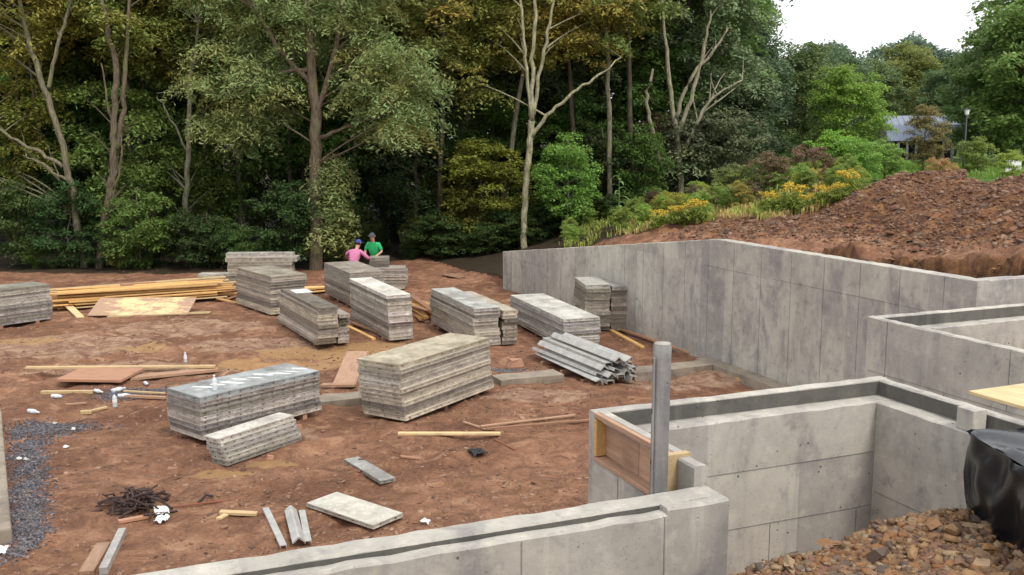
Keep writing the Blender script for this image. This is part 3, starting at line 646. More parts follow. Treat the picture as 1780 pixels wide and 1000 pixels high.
# long heap of new boards behind the muddy plywood
HL, HR = gp(80, 545), gp(415, 520); hd = (HR - HL); hy = math.atan2(hd.y, hd.x); hn = Vector((-hd.y, hd.x, 0)).normalized(); hu = hd.normalized()
for k_ in range(48):
    lay = k_ // 8; L = r2.uniform(3.6, 5.4); s_ = r2.uniform(L / 2 + .0, hd.length - L / 2 + .1)
    p = HL + hu * s_ + hn * (.05 + (k_ % 8) * .15 + r2.uniform(-.03, .03)); g_ = gz(p.x, p.y)
    timber('board', (p.x, p.y, g_ + .035 + lay * .082 + r2.uniform(0, .03)), hy + r2.gauss(0, .02), L, r2.choice([.09, .14]), .04, LUMBER if r2.random() < .8 else YELLOW, 'long new orange-tan board in the heap behind muddy plywood', 'board', 'boards in the lumber heap', r2.gauss(0, .008), r2.gauss(0, .12))
for (p0, p1, wd, z0, z1, mat, lab) in (((92, 520), (140, 553), .2, .25, .0, YELLOW, 'short yellow board sliding off the lumber heap'),
        ((378, 520), (412, 528), .15, .0, .0, LUMBER, 'short orange board end lying below the lumber heap'), ((395, 522), (430, 512), .1, .02, .05, REDBOARD, 'thin reddish board crossing the end of the lumber heap'),
        ((188, 552), (366, 545), .24, .01, .01, YELLOW, 'long bright yellow plank lying along the muddy plywood edge')):
    board(p0, p1, wd, .035, mat, lab, z0, z1)
timber('board', HL + hu * 2.6 + hn * .9 + Vector((0, 0, .52)), hy + .03, 1.0, .22, .09, REDBOARD, 'thick reddish plank end lying on top of the lumber heap', 'board')
timber('board', HL + hu * 2.85 + hn * .7 + Vector((0, 0, .43)), hy - .02, 1.3, .28, .05, OLDWOOD, 'grey weathered board under the thick reddish plank end', 'board')
# muddy plywood with clean yellow planks
pc = [gp(152, 551), gp(326, 549)]; e = pc[1] - pc[0]; W_ = 1.05; til = math.radians(18)
ply = empty('plywood_sheet', pc[0] + Vector((0, 0, .02)), math.atan2(e.y, e.x)); ply.rotation_euler = (til, 0, math.atan2(e.y, e.x))
m = MB(); m.bbox(0, e.length, 0, W_, 0, .025); bevel(m.build('sheet', PLYMUD, ply), .004)
tag(ply, 'muddy plywood sheet with yellow planks leaning on the lumber heap', 'plywood')
# boards near the bottles
board((46, 652), (375, 647), .13, .045, YELLOW, 'long pale board lying over the orange plywood panel', .13, .10)
board((225, 660), (378, 646), .26, .06, OLDWOOD, 'grey-brown plank lying under the end of the long board', .0, .02)
b0_ = [gp(92, 668), gp(205, 672)]; e = b0_[1] - b0_[0]
o = timber('plywood_sheet', (b0_[0] + b0_[1]) / 2 + Vector((.10, .52, .09)), math.atan2(e.y, e.x), e.length, 1.05, .055, REDBOARD, 'orange-brown plywood panel lying under the long pale board', 'plywood')
board((72, 685), (162, 684), .08, .06, YELLOW, 'short yellow board beside the bottles and plywood panel')
board((205, 690), (288, 694), .07, .05, OLDWOOD, 'grey board end reaching the stack with a bottle on top'); 
board((215, 684), (287, 688), .05, .03, YELLOW, 'thin pale lath beside the grey board end', .03, .03)
board((140, 720), (160, 719), .10, .06, YELLOW, 'small yellow offcut near the blue can'); board((160, 716), (186, 710), .05, .04, YELLOW, 'slim yellow offcut touching a small thicker one'); board((114, 705), (150, 702), .06, .03, OLDWOOD, 'thin brown lath before the short yellow board')
board((206, 910), (264, 899), .075, .04, REDBOARD, 'short orange board beside the dark scrap heap'); board((382, 893), (447, 896), .09, .04, YELLOW, 'pale yellow offcut lying beyond the short channels'); board((380, 904), (393, 897), .07, .03, YELLOW, 'tiny yellow wedge touching the pale yellow offcut')
board((696, 795), (729, 799), .06, .03, REDBOARD, 'small orange splinter between panel and tan board')
board((425, 868), (290, 886), .025, .02, RUSTROD, 'thin rusty rod leading away from the dark scrap heap', .0, .02, 'rod', 'rod')
board((845, 748), (1032, 733), .05, .04, REDBOARD, 'long dark red board pointing towards the timber window buck', .0, .01); board((835, 746), (1000, 726), .05, .03, OLDWOOD, 'long dull brown board beside the dark red one', .03, .03); board((805, 735), (845, 748), .05, .03, OLDWOOD, 'short brown stick at the tip of the red board')
board((860, 765), (895, 783), .03, .02, RUSTROD, 'short rusty rod near the dark red board', .0, .0, 'rod', 'rod')
board((1060, 575), (1118, 606), .10, .05, LUMBER, 'orange board lying beside the foot of the twin stack', 0, 0); board((1063, 570), (1200, 617), .08, .05, REDBOARD, 'long reddish board at the foot of the long wall', .02, .02); board((1280, 660), (1310, 668), .1, .05, LUMBER, 'short orange board lying by the long wall footing')
board((150, 1000), (180, 950), .16, .05, OLDWOOD, 'broad grey board end lying in front by the slim post', .0, .0); board((180, 1000), (213, 930), .09, .09, FACE, 'slim pale square post lying beside the broad board', 0, 0, 'lying_post', 'post')
board((596, 676), (622, 632), .45, .02, OLDWOOD, 'small tilted plywood offcut against the tan-topped stack', .02, .25, 'plywood_offcut', 'plywood')
board((560, 676), (618, 676), .16, .05, OLDWOOD, 'short plank between the two nearer big stacks', .05, .05); board((560, 690), (620, 688), .1, .05, OLDWOOD, 'lower brown plank beneath the short one between stacks', .0, .0)
board((605, 570), (650, 592), .1, .06, LUMBER, 'orange board between the white-topped and white-scrap stacks'); board((612, 566), (660, 582), .12, .04, REDBOARD, 'reddish board beside the narrow white-topped stack foot', .06, .02)
for k_ in range(14):
    p = gp(722, 556) + Vector((r2.uniform(-.12, .2), .4 + (k_ % 4) * .16, .04 + (k_ // 4) * .11)); 
    timber('board', p, math.radians(112) + r2.gauss(0, .06), r2.uniform(1.6, 2.4), .12, .045, LUMBER if k_ % 3 else REDBOARD, 'orange board in the small pile behind the narrow white-topped stack', 'board', 'boards piled between the stacks', r2.gauss(0, .03), r2.gauss(0, .2))
for k_ in range(6):
    p = gp(545, 508) + Vector((r2.uniform(-.1, .15), (k_ % 3) * .14 - .1, .03 + (k_ // 3) * .08)); timber('board', p, math.radians(30) + r2.gauss(0, .08), 1.1, .12, .045, LUMBER, 'orange board in the little pile by the ivy-clad trunk', 'board', 'boards piled by the trunk', 0, r2.gauss(0, .2))

# bottles, scraps, stones
def bottle(p, lying, label, s_=1.0, yaw=0.0):
    e = empty('plastic_bottle', p, yaw); prof = [(0, .0), (.032, .0), (.034, .02), (.032, .06), (.034, .10), (.034, .14), (.022, .175), (.012, .19), (.012, .205)]
    def lathe(pr):
        m = MB(); n = 12
        for r_, z_ in pr: m.v += [(r_ * math.cos(6.2832 * j / n), r_ * math.sin(6.2832 * j / n), z_) for j in range(n)]
        for k_ in range(len(pr) - 1):
            for j in range(n): m.f.append((k_ * n + j, k_ * n + (j + 1) % n, (k_ + 1) * n + (j + 1) % n, (k_ + 1) * n + j))
        m.f.append(tuple(range((len(pr) - 1) * n, len(pr) * n))); return m
    lathe(prof).build('bottle_body', CLEAR, e, True); lathe([(0, .203), (.015, .203), (.015, .222), (.0, .222)]).build('cap', WHITE if rnd.random() < .5 else CAPM, e, True)
    lathe([(.0345, .07), (.0350, .071), (.0350, .12), (.0345, .121)]).build('paper_label', WHITE, e, True)
    e.scale = (s_,) * 3
    if lying: e.rotation_euler = (math.pi / 2, 0, yaw); e.location.z += .034 * s_
    return tag(e, label, 'bottle')
q_ = onz(351, 676, top2 - .0); q_ = Vector((-4.73, 15.33, top2)); bottle(q_, False, 'clear plastic bottle standing on top of a panel stack', 1.15)
bottle(gp(323, 638) + Vector((0, 0, .1)), False, 'clear plastic bottle standing behind the long plank', 1.0)
bottle(gp(165, 682), True, 'clear plastic bottle lying against the short yellow board end', 1.05, 1.0); bottle(gp(205, 692), True, 'clear plastic bottle lying at the grey board tip', 1.1, 2.0)
bottle(gp(90, 692), True, 'white bottle with dark cap lying before the short yellow board', 1.1, 1.4); bottle(gp(252, 668), True, 'clear plastic bottle lying behind the thin lath', 1.0, .6)
bottle(gp(195, 684), True, 'squashed pale bottle lying between two other bottles', 1.3, 2.6)
bottle(gp(200, 708), False, 'small dark-based bottle standing upright near yellow offcuts', 1.2)
bottle(gp(50, 718), True, 'crushed bluish can lying near the gravel edge', 1.2, 1.1)
def scrap(p, s_, mat, label, cat='scrap', seed=1):
    r = random.Random(seed); m = MB(); n = 6
    for j in range(n + 1):
        for k_ in range(n + 1): m.v.append(((j / n - .5) * s_ * 1.4, (k_ / n - .5) * s_, .02 + r.uniform(0, .05)))
    for j in range(n):
        for k_ in range(n): o = j * (n + 1) + k_; m.f.append((o, o + 1, o + n + 2, o + n + 1))
    o = m.build('paper_scrap', mat); o.location = p; o.rotation_euler = (0, 0, r.uniform(0, 3)); md = o.modifiers.new('thick', 'SOLIDIFY'); md.thickness = .006
    return tag(o, label, cat)
scrap(gp(281, 893), .17, WHITE, 'crumpled white paper beside the dark scrap heap', 'paper', 1); scrap(gp(281, 908), .14, WHITE, 'small white paper scrap beyond the crumpled one', 'paper', 2); scrap(gp(740, 912), .08, WHITE, 'tiny white scrap lying beyond the stepped wall', 'paper', 3); scrap(gp(2, 962), .13, WHITE, 'white lump lying at the rough footing', 'paper', 4); scrap(gp(830, 790), .22, PLASTIC, 'small dark plastic rag on bare earth', 'rag', 5)
scrap(gp(795, 481), .75, OLDWOOD, 'grey crumpled tarp lying on the ridge near the wood', 'tarp', 8)
for (u, v, s_, lab) in ((300, 822, .15, 'orange stone lying alone before the low narrow stack'), (470, 797, .09, 'small orange stone touching the low narrow stack'), (518, 745, .12, 'orange rubble lump between the two near stacks'), (898, 635, .28, 'orange clay lump beside the footing strip')):
    p = gp(u, v); o = link('stone', rockmesh(3, REDBOARD)); o.location = p + Vector((0, 0, s_ * .2)); o.scale = (s_ * 1.2, s_, s_ * .8); tag(o, lab, 'stone')
for k_, (u, v) in enumerate(((33, 800), (45, 801), (95, 738), (128, 748), (115, 779))):
    p = gp(u, v); o = link('stone', rockmesh(k_, WHITE)); o.location = p + Vector((0, 0, .03)); o.scale = (.065, .05, .04); tag(o, 'small white stone by the dark gravel strip', 'stone', 'white stones by the gravel')
# heap of steel straps
hp = gp(232, 885); heap = empty('scrap_heap', hp); r3 = random.Random(4)
for k_ in range(75):
    th = r3.uniform(0, 6.28); rad = abs(r3.gauss(0, .26)); c_ = Vector((rad * 1.25 * math.cos(th), rad * .8 * math.sin(th), .03 + max(0, .24 - rad * .5) * r3.random()))
    d_ = Vector((r3.gauss(0, 1), r3.gauss(0, .6), r3.gauss(0, .28))).normalized() * r3.uniform(.10, .22); bend = Vector((r3.gauss(0, .04), r3.gauss(0, .04), r3.uniform(0, .06)))
    pts_ = [c_ - d_, c_ + bend, c_ + d_]; pts_ = [Vector((p.x, p.y, max(.012, p.z))) for p in pts_]
    m = MB(); m.tube(pts_, r3.uniform(.010, .02), 5); m.build('steel_strap', RUST, heap)
tag(heap, 'tangled heap of dark rusty steel straps on bare earth', 'scrap heap')
# black wrapped pallet
TB = {}
def wrapped():
    e = empty('wrapped_pallet', (3.22, 4.72, 2.56)); n = 46; V_ = []; F_ = []
    # rounded box grid: param over (s around perimeter, t height) + top
    x0, x1, y0, y1 = -.54, .60, -1.25, .88; per = []
    def lerp(p, q, k): return [(p[0] + (q[0] - p[0]) * t, p[1] + (q[1] - p[1]) * t) for t in np.linspace(0, 1, k, endpoint=False)]
    per = lerp((x0, y1), (x0, y0), 60) + lerp((x0, y0), (x1, y0), 36) + lerp((x1, y0), (x1, y1), 60) + lerp((x1, y1), (x0, y1), 36)
    rows = 22; m = MB(); np_ = len(per)
    for t_ in range(rows):
        f_ = t_ / (rows - 1)
        for k_, (px_, py_) in enumerate(per):
            h = -.22 + .74 * f_
            fold = .55 * .030 * math.sin(k_ * .45 + f_ * 5.5 + 1.7 * math.sin(k_ * .13)) + .5 * .022 * math.sin(k_ * .95 - f_ * 8 + 2 * math.sin(f_ * 3)) + .04 * float(fbm(np.array([k_ * .11]), np.array([f_ * 2.5 + 3]), 3)[0])
            out_ = .02 * math.sin(min(1, f_ * 1.1) * math.pi) * 1.0 - .14 * (1 - f_) ** 2 * (1 if k_ < 60 else .4); ln = math.hypot(px_, py_)
            nx_ = -1 if k_ < 60 else (0 if k_ < 96 else (1 if k_ < 156 else 0)); ny_ = 0 if (k_ < 60 or 96 <= k_ < 156) else (-1 if k_ < 96 else 1)
            d_ = (out_ + fold) * (1 if f_ < .97 else .2)
            m.v.append((px_ + nx_ * d_, py_ + ny_ * d_, h + (.0 if f_ < 1 else .01 * math.sin(k_ * .7))))
    for t_ in range(rows - 1):
        for k_ in range(np_):
            o = t_ * np_ + k_; o2 = t_ * np_ + (k_ + 1) % np_; m.f.append((o, o2, o2 + np_, o + np_))
    side = m.build('plastic_side', PLASTIC, e, True)
    m = MB(); gx, gy = 26, 40
    for j in range(gy + 1):
        for k_ in range(gx + 1):
            px_ = x0 + (x1 - x0) * k_ / gx; py_ = y0 + (y1 - y0) * j / gy; edge = min(k_, gx - k_, j, gy - j)
            zz = .52 + (0 if edge == 0 else .02 + .05 * float(fbm(np.array([px_ * 3.2 + 5]), np.array([py_ * 3.2]), 4)[0]) + .012 * math.sin(px_ * 9 + py_ * 14))
            m.v.append((px_, py_, zz))
    for j in range(gy):
        for k_ in range(gx): o = j * (gx + 1) + k_; m.f.append((o, o + 1, o + gx + 2, o + gx + 1))
    m.build('plastic_top', PLASTIC, e, True)
    m = MB(); m.bbox(x0 + .16, x1 - .1, y0 + .1, y1 - .16, -.32, -.15); m.build('pallet_base', OLDWOOD, e)
    e.rotation_euler = (0, math.radians(-1), math.radians(2)); return tag(e, 'black plastic wrapped pallet resting on the rubble pile', 'wrapped pallet')
wrapped()
# plywood sheet lying on the ledged wall
pA, pB = onz(1700, 690, 2.735), onz(1812, 722, 2.735); e = pB - pA
o = timber('plywood_sheet', (pA + pB) / 2 + Vector((.36, .22, 0)), math.atan2(e.y, e.x), e.length * 1.25, .75, .03, YELLOW, 'yellow plywood sheet lying on the ledged concrete wall', 'plywood', None, 0, 0)
timber('concrete_block', P(5.46, 6.11, 2.54 + .085), YAW_B, .14, .16, .17, CONC, 'small concrete block propping the plywood on the wall ledge', 'block')

# ground litter: gravel and clods
def site_pts(n, boxes):
    L_ = []
    for (c_, r1, r2_) in boxes:
        k_ = n // len(boxes); q = rng.normal(0, .62, (k_, 2)) * [r1, r2_] + [c_.x, c_.y]; L_.append(q)
    return np.concatenate(L_)
q = site_pts(9000, GRAV); rocks = np.stack([q[:, 0], q[:, 1], ground_h(q[:, 0], q[:, 1]) + .005], 1)
tag(rocks_stuff('gravel', rocks, rng.uniform(.012, .04, len(rocks)), GRAVEL), 'dark grey gravel spread along the rough footing', 'gravel')
n = 26000; yy = 9 + 28 * rng.random(n) ** 1.6; xx = (rng.random(n) * 1.25 - .62) * (yy * 1.05); a_ = xx * A.x + yy * A.y; b_ = xx * B.x + yy * B.y
ok = (b_ < 11.4) & (a_ > 5.4) & (xx > -15) & ~((b_ > 3.3) & (a_ < 6.9)); xx, yy = xx[ok], yy[ok]; dens = fbm(xx * .6, yy * .6, 3); ok = dens > rng.uniform(-.6, .35, len(xx)); xx, yy = xx[ok], yy[ok]
tag(rocks_stuff('soil_clods', np.stack([xx, yy, ground_h(xx, yy)], 1), rng.uniform(.015, .07, len(xx)) * rng.uniform(.5, 1.2, len(xx)), CLOD), 'loose soil clods and pebbles strewn over the bare earth', 'soil')
# ------------------------------------------------------------------ people
SKIN = m_plain('skin', (.48, .26, .19), .55, .4, 0, .08); PINK = m_plain('pink_shirt', (.56, .19, .33), .85, .2, 0, .22, 6, .6); GREEN = m_plain('green_shirt', (.03, .38, .13), .85, .2, 0, .15, 6, .5)
JEANS = m_plain('jeans', (.05, .07, .13), .9, .2); BLUECAP = m_plain('blue_cap', (.05, .07, .26), .8, .2); GREYCAP = m_plain('grey_cap', (.07, .075, .085), .8, .2); BOOT = m_plain('boot', (.09, .055, .03), .8, .2); HAIR = m_plain('hair', (.035, .022, .015), .8, .2)
def skinobj(name, chains, mat, parent, root=0, sub=2):
    vs = []; es = []; rad = []; idx = {}
    for ch in chains:
        prev = None
        for p, r in ch:
            key = tuple(round(c_, 4) for c_ in p)
            if key not in idx: idx[key] = len(vs); vs.append(p); rad.append(r)
            if prev is not None: es.append((prev, idx[key]))
            prev = idx[key]
    me = bpy.data.meshes.new(name); me.from_pydata(vs, es, []); me.materials.append(mat); o = link(name, me, parent)
    md = o.modifiers.new('skin', 'SKIN'); md.use_smooth_shade = True
    sv_ = me.skin_vertices[0].data
    for k_, r in enumerate(rad): sv_[k_].radius = r if isinstance(r, tuple) else (r, r); sv_[k_].use_root = (k_ == root)
    s_ = o.modifiers.new('sub', 'SUBSURF'); s_.levels = sub; s_.render_levels = sub; return o
def person(loc, yaw, lean, shirt, capm, label, arms, h=1.0, sleeve=1.0):
    """faces local +y; arms = ((elbow),(wrist)) for left (-x) and right (+x)"""
    e = empty('person', loc, yaw); L = lean
    pel = (0, 0, .95); wst = (0, .06 * L, 1.10); ch = (0, .20 * L, 1.32); nk = (0, .30 * L, 1.49); hd0 = (0, .36 * L + .02, 1.58); hd1 = (0, .40 * L + .03, 1.68); hd2 = (0, .42 * L + .02, 1.76)
    C = [[(pel, (.13, .09)), (wst, (.12, .085)), (ch, (.13, .085)), (nk, (.055, .055)), (hd0, (.072, .085)), (hd1, (.085, .102)), (hd2, (.06, .075))],
         [(hd1, (.085, .102)), ((0, hd1[1] + .105, hd1[2] - .03), .016)]]
    S = [[(pel, (.175, .135)), (wst, (.165, .13)), (ch, (.195, .14)), ((0, .28 * L, 1.45), (.085, .08))]]
    for sx_, (el, wr) in zip((-1, 1), arms):
        sh = (sx_ * .19, .24 * L, 1.41)
        hand = tuple(wr[k_] + (wr[k_] - el[k_]) * .28 for k_ in range(3))
        C.append([(ch, (.13, .085)), (sh, .045), (el, .042), (wr, .030), (hand, (.040, .02))])
        for f_ in range(4):
            dx = (f_ - 1.5) * .018; tip = tuple(hand[k_] + (wr[k_] - el[k_]) * .30 + (dx if k_ == 0 else 0) - (.02 if k_ == 2 else 0) for k_ in range(3))
            C.append([(hand, (.040, .02)), (tip, .009)])
        th_ = (hand[0] - sx_ * .05, hand[1] + .01, hand[2] + .0); C.append([(wr, .030), (th_, .010)])
        mid_ = tuple(sh[k_] + (el[k_] - sh[k_]) * .9 for k_ in range(3))
        if sleeve > .9: S.append([(ch, (.195, .14)), (sh, .078), (el, .062), (tuple(el[k_] + (wr[k_] - el[k_]) * .85 for k_ in range(3)), .046)])
        else: S.append([(ch, (.195, .14)), (sh, .078), (mid_, .068)])
    T_ = [[((0, 0, 1.0), (.165, .13)), ((0, 0, .92), (.17, .135))]]
    for sx_ in (-1, 1):
        C.append([(pel, (.13, .09)), ((sx_ * .10, 0, .86), .085), ((sx_ * .11, .03, .48), .055), ((sx_ * .12, 0, .09), .04), ((sx_ * .13, .13, .04), (.04, .03))])
        T_.append([((0, 0, .92), (.17, .135)), ((sx_ * .10, 0, .84), .10), ((sx_ * .11, .03, .48), .075), ((sx_ * .12, 0, .10), .065)])
        skinobj('boot', [[((sx_ * .12, -.03, .13), .055), ((sx_ * .12, -.02, .055), .055), ((sx_ * .13, .15, .045), (.05, .04))]], BOOT, e)
    skinobj('body', C, SKIN, e); skinobj('shirt', S, shirt, e); skinobj('trousers', T_, JEANS, e)
    m = MB(); n = 16; hc = Vector((0, hd1[1], hd1[2] + .005))
    for k_ in range(6):
        a0 = k_ / 5 * math.pi / 2; rr_ = math.cos(a0); 
        for j in range(n): t_ = 6.2832 * j / n; m.v.append((hc.x + .100 * rr_ * math.cos(t_), hc.y + .118 * rr_ * math.sin(t_), hc.z + .02 + .105 * math.sin(a0)))
    for k_ in range(5):
        for j in range(n): m.f.append((k_ * n + j, k_ * n + (j + 1) % n, (k_ + 1) * n + (j + 1) % n, (k_ + 1) * n + j))
    cap_ = m.build('cap', capm, e, True)
    m = MB(); 
    for r_ in (.10, .20):
        for j in range(9): t_ = math.pi * (.14 + .72 * j / 8); m.v.append((hc.x + .95 * min(r_, .125) * math.cos(t_) * 1.05, hc.y + (.11 + (r_ - .10)) * math.sin(t_), hc.z + .025 - (.02 if r_ > .1 else 0)))
    for j in range(8): m.f.append((j, j + 1, j + 10, j + 9))
    b_ = m.build('cap_brim', capm, cap_); md = b_.modifiers.new('t', 'SOLIDIFY'); md.thickness = .008
    m = MB(); 
    for j in range(9):
        t_ = math.pi * (1.0 + j / 8); 
        for zz in (.03, -.06): m.v.append((hc.x + .093 * math.cos(t_), hc.y + .108 * math.sin(t_), hc.z + zz))
    for j in range(8): m.f.append((2 * j, 2 * j + 1, 2 * j + 3, 2 * j + 2))
    hr = m.build('hair', HAIR, e, True); md = hr.modifiers.new('t', 'SOLIDIFY'); md.thickness = .01
    for sx_ in (-1, 1):
        m = MB(); m.tube([(sx_ * .036, hd1[1] + .086, hd1[2] + .012), (sx_ * .036, hd1[1] + .098, hd1[2] + .012)], .011, 8); m.build('eye', HAIR, e)
        m = MB(); m.tube([(sx_ * .083, hd1[1], hd1[2] - .03), (sx_ * .10, hd1[1] - .01, hd1[2] - .01), (sx_ * .09, hd1[1], hd1[2] + .02)], .014, 6); m.build('ear', SKIN, e, True)
    m = MB(); m.tube([(-.025, hd1[1] + .088, hd1[2] - .065), (.025, hd1[1] + .088, hd1[2] - .065)], .007, 6); m.build('mouth', REDBOARD, e)
    e.scale = (h,) * 3; return tag(e, label, 'person')
p_ = ony(652, 470, 32.35); person((p_.x, p_.y, gz(p_.x, p_.y)), math.radians(168), .5, GREEN, GREYCAP, 'person in green shirt and grey cap leaning over panels', (((-.30, .12, 1.16), (-.22, .34, 1.06)), ((.29, .14, 1.16), (.20, .36, 1.06))), .965, .5)
p_ = ony(614, 470, 30.95); person((p_.x, p_.y, gz(p_.x, p_.y)), math.radians(-28), .75, PINK, BLUECAP, 'person in pink shirt and blue cap bending beside panels', (((-.42, .20, 1.30), (-.50, .40, 1.10)), ((.38, .34, 1.18), (.26, .58, 1.14))), .93, 1.0)

# ------------------------------------------------------------------ vegetation
def rot_basis(nv):
    ref = np.where(np.abs(nv[:, 2:3]) < .95, np.array([[0, 0, 1.]]), np.array([[1., 0, 0]]))
    u = np.cross(nv, ref); u /= np.linalg.norm(u, axis=1, keepdims=True); return u, np.cross(nv, u)
def leaves(r, pads, per, ll, lw, droop=.35, flat=.16, tilt=.5):
    """pads: (N,5) x y z radius tint -> leaf quads"""
    pads = np.asarray(pads, float); n = len(pads); cnt = np.maximum(8, (per * (pads[:, 3] / pads[:, 3].mean()) ** 2).astype(int)); k = np.repeat(np.arange(n), cnt); M_ = len(k)
    R = pads[k, 3]; rr_ = np.sqrt(r.random(M_)) * R; th = r.uniform(0, 6.2832, M_)
    sx_ = r.uniform(.7, 1.3, n)[k]; ro = r.uniform(0, 3.14, n)[k]; x0 = rr_ * np.cos(th) * sx_; y0 = rr_ * np.sin(th) / sx_
    x1 = x0 * np.cos(ro) - y0 * np.sin(ro); y1 = x0 * np.sin(ro) + y0 * np.cos(ro)
    tx = r.normal(0, .22, n)[k]; ty = r.normal(0, .22, n)[k]
    z1 = -droop * rr_ ** 2 / R + r.normal(0, flat, M_) * R + tx * x1 + ty * y1
    c = pads[k, :3] + np.stack([x1, y1, z1], 1)
    nv = np.stack([r.normal(0, tilt, M_) + .5 * x1 / R, r.normal(0, tilt, M_) + .5 * y1 / R, np.ones(M_)], 1); nv /= np.linalg.norm(nv, axis=1, keepdims=True)
    u, v = rot_basis(nv); an = r.uniform(0, 6.2832, M_)[:, None]; d1 = u * np.cos(an) + v * np.sin(an); d2 = np.cross(nv, d1)
    s_ = r.uniform(.65, 1.35, M_)[:, None]; l_ = d1 * ll * s_; w_ = d2 * lw * s_; l_[:, 2] -= ll * .25
    V_ = np.stack([c - l_, c + w_ - l_ * .15, c + l_, c - w_ - l_ * .15], 1).reshape(-1, 3); F_ = np.arange(M_ * 4).reshape(-1, 4)
    return V_, F_, np.repeat(pads[k, 4], 4)
def leafmesh(name, L_):
    V_, F_, t_ = L_; me = npmesh(name, V_, F_, LEAF); at = me.attributes.new('tint', 'FLOAT', 'POINT'); at.data.foreach_set('value', t_.astype(np.float32)); return me
def sample_env(r, envs):
    out_ = []
    for (cx, cy, cz, rx, ry, rz, n, prad, tint) in envs:
        d_ = r.normal(0, 1, (n, 3)); d_ /= np.linalg.norm(d_, axis=1, keepdims=True); f_ = r.uniform(.25, 1.0, n)[:, None] ** .6
        p = d_ * f_ * [rx, ry, rz] + [cx, cy, cz]; out_.append(np.column_stack([p, prad * r.uniform(.6, 1.35, n), np.clip(tint + r.normal(0, .12, n) * (tint > 0), 0, 1)]))
    return np.concatenate(out_)
def trunk_mesh(r, trunks, pads, nb, br=.035):
    m = MB()
    for pts, rad in trunks:
        # smooth the path
        P_ = np.array(pts, float); t0 = np.linspace(0, 1, len(P_)); tt = np.linspace(0, 1, max(8, len(P_) * 4))
        Q = np.column_stack([np.interp(tt, t0, P_[:, k_]) for k_ in range(3)])
        for _ in range(3): Q[1:-1] = (Q[:-2] + 2 * Q[1:-1] + Q[2:]) / 4
        Q[1:-1] += r.normal(0, .03, Q[1:-1].shape); rd = np.interp(tt, np.linspace(0, 1, len(rad)), rad); rd[0] *= 1.25
        m.tube([tuple(q) for q in Q], list(rd), 9)
    allp = np.concatenate([np.column_stack([np.array(pts, float), np.interp(np.linspace(0, 1, len(pts)), np.linspace(0, 1, len(rad)), rad)]) for pts, rad in trunks])
    dense = []
    for pts, rad in trunks:
        P_ = np.array(pts, float); t0 = np.linspace(0, 1, len(P_)); tt = np.linspace(.15, 1, 30); dense.append(np.column_stack([*[np.interp(tt, t0, P_[:, k_]) for k_ in range(3)], np.interp(tt, np.linspace(0, 1, len(rad)), rad)]))
    dense = np.concatenate(dense); sel = r.permutation(len(pads))[:nb]
    for k_ in sel:
        p = pads[k_, :3]; dd = np.linalg.norm(dense[:, :2] - p[:2], axis=1); want = p[2] - dd * .45; cost = np.abs(dense[:, 2] - want) + .4 * dd
        q = dense[np.argmin(cost)]; s_ = q[:3]; L_ = np.linalg.norm(p - s_)
        if L_ < .2: continue
        mid_ = (s_ + p) / 2 + np.array([0, 0, .12 * L_]) + r.normal(0, .08 * L_, 3) * [1, 1, .5]; b0_ = min(q[3] * .6, br * (.5 + .25 * L_))
        c_ = [s_ * (1 - t) ** 2 + 2 * mid_ * t * (1 - t) + p * t * t for t in np.linspace(0, 1, 6)]
        m.tube([tuple(x_) for x_ in c_], list(np.linspace(b0_, .008, 6)), 5, False)
    return m.mesh('trunk', BARK, True)
def plant(name, loc, trunkm, crownm, label, cat, colr, barkc=(.12, .10, .08), group=None, rz=0.0, sc=(1, 1, 1), extra=None):
    e = empty(name, loc, rz); e.scale = sc
    if trunkm: t = link('trunk', trunkm, e); t.color = (*barkc, 1)
    c = link('crown', crownm, e); c.color = (*colr, 1)
    return tag(e, label, cat, group)
def proto(seed, h, r_, zlo, npad, prad, per, ll, lw, lean=0., tint=0., trunk_r=.16, droop=.35, nb=40):
    r = np.random.default_rng(seed); x_, y_ = r.normal(0, lean * h * .06, 2)
    tr = [(0, 0, -.3), (x_ * .3 + r.normal(0, .1), y_ * .3, h * .3), (x_ * .6, y_ * .6 + r.normal(0, .15), h * .6), (x_, y_, h * .93)]
    envs = [(0, 0, zlo + (h - zlo) * .5, r_, r_, (h - zlo) * .52, npad, prad, tint), (x_, y_, h * .8, r_ * .7, r_ * .7, h * .2, npad // 4, prad, tint)]
    pads = sample_env(r, envs); lean_t = [(tr, [trunk_r, trunk_r * .8, trunk_r * .55, .03])]
    return trunk_mesh(r, lean_t, pads, nb), leafmesh('crown', leaves(r, pads, per, ll, lw, droop))
PR = {
 'broad': [proto(s_, 15, 4.0, 2.2, 180, .80, 165, .105, .050, 1, 0) for s_ in (1, 2)],
 'fine': [proto(s_, 16, 3.9, 3.0, 200, .72, 175, .088, .038, 1, 0, .18, .55) for s_ in (3, 4)],
 'shrub': [proto(s_, 3.6, 1.5, .2, 46, .44, 130, .068, .036, .5, 0, .03, .4, 18) for s_ in (5, 6, 7)],
 'under': [proto(s_, 6.5, 2.1, .6, 90, .58, 125, .082, .042, .7, 0, .06, .35, 24) for s_ in (8, 9)],
 'slim': [proto(s_, 15, 2.4, 6.5, 70, .7, 150, .088, .04, 2.2, .1, .12, .4, 22) for s_ in (31, 32, 33)],
 'cedar': [proto(10, 9, 1.5, .3, 150, .5, 130, .07, .022, .2, 0, .12, .6, 30)],
 'right': [proto(s_, 10, 3.6, .6, 150, .8, 120, .13, .065, .6, 0, .14, .4, 30) for s_ in (12, 13)],
 'far': [proto(s_, 11, 4.2, .3, 130, 1.1, 110, .19, .10, .6, 0, .18, .35, 16) for s_ in (14, 15)],
}
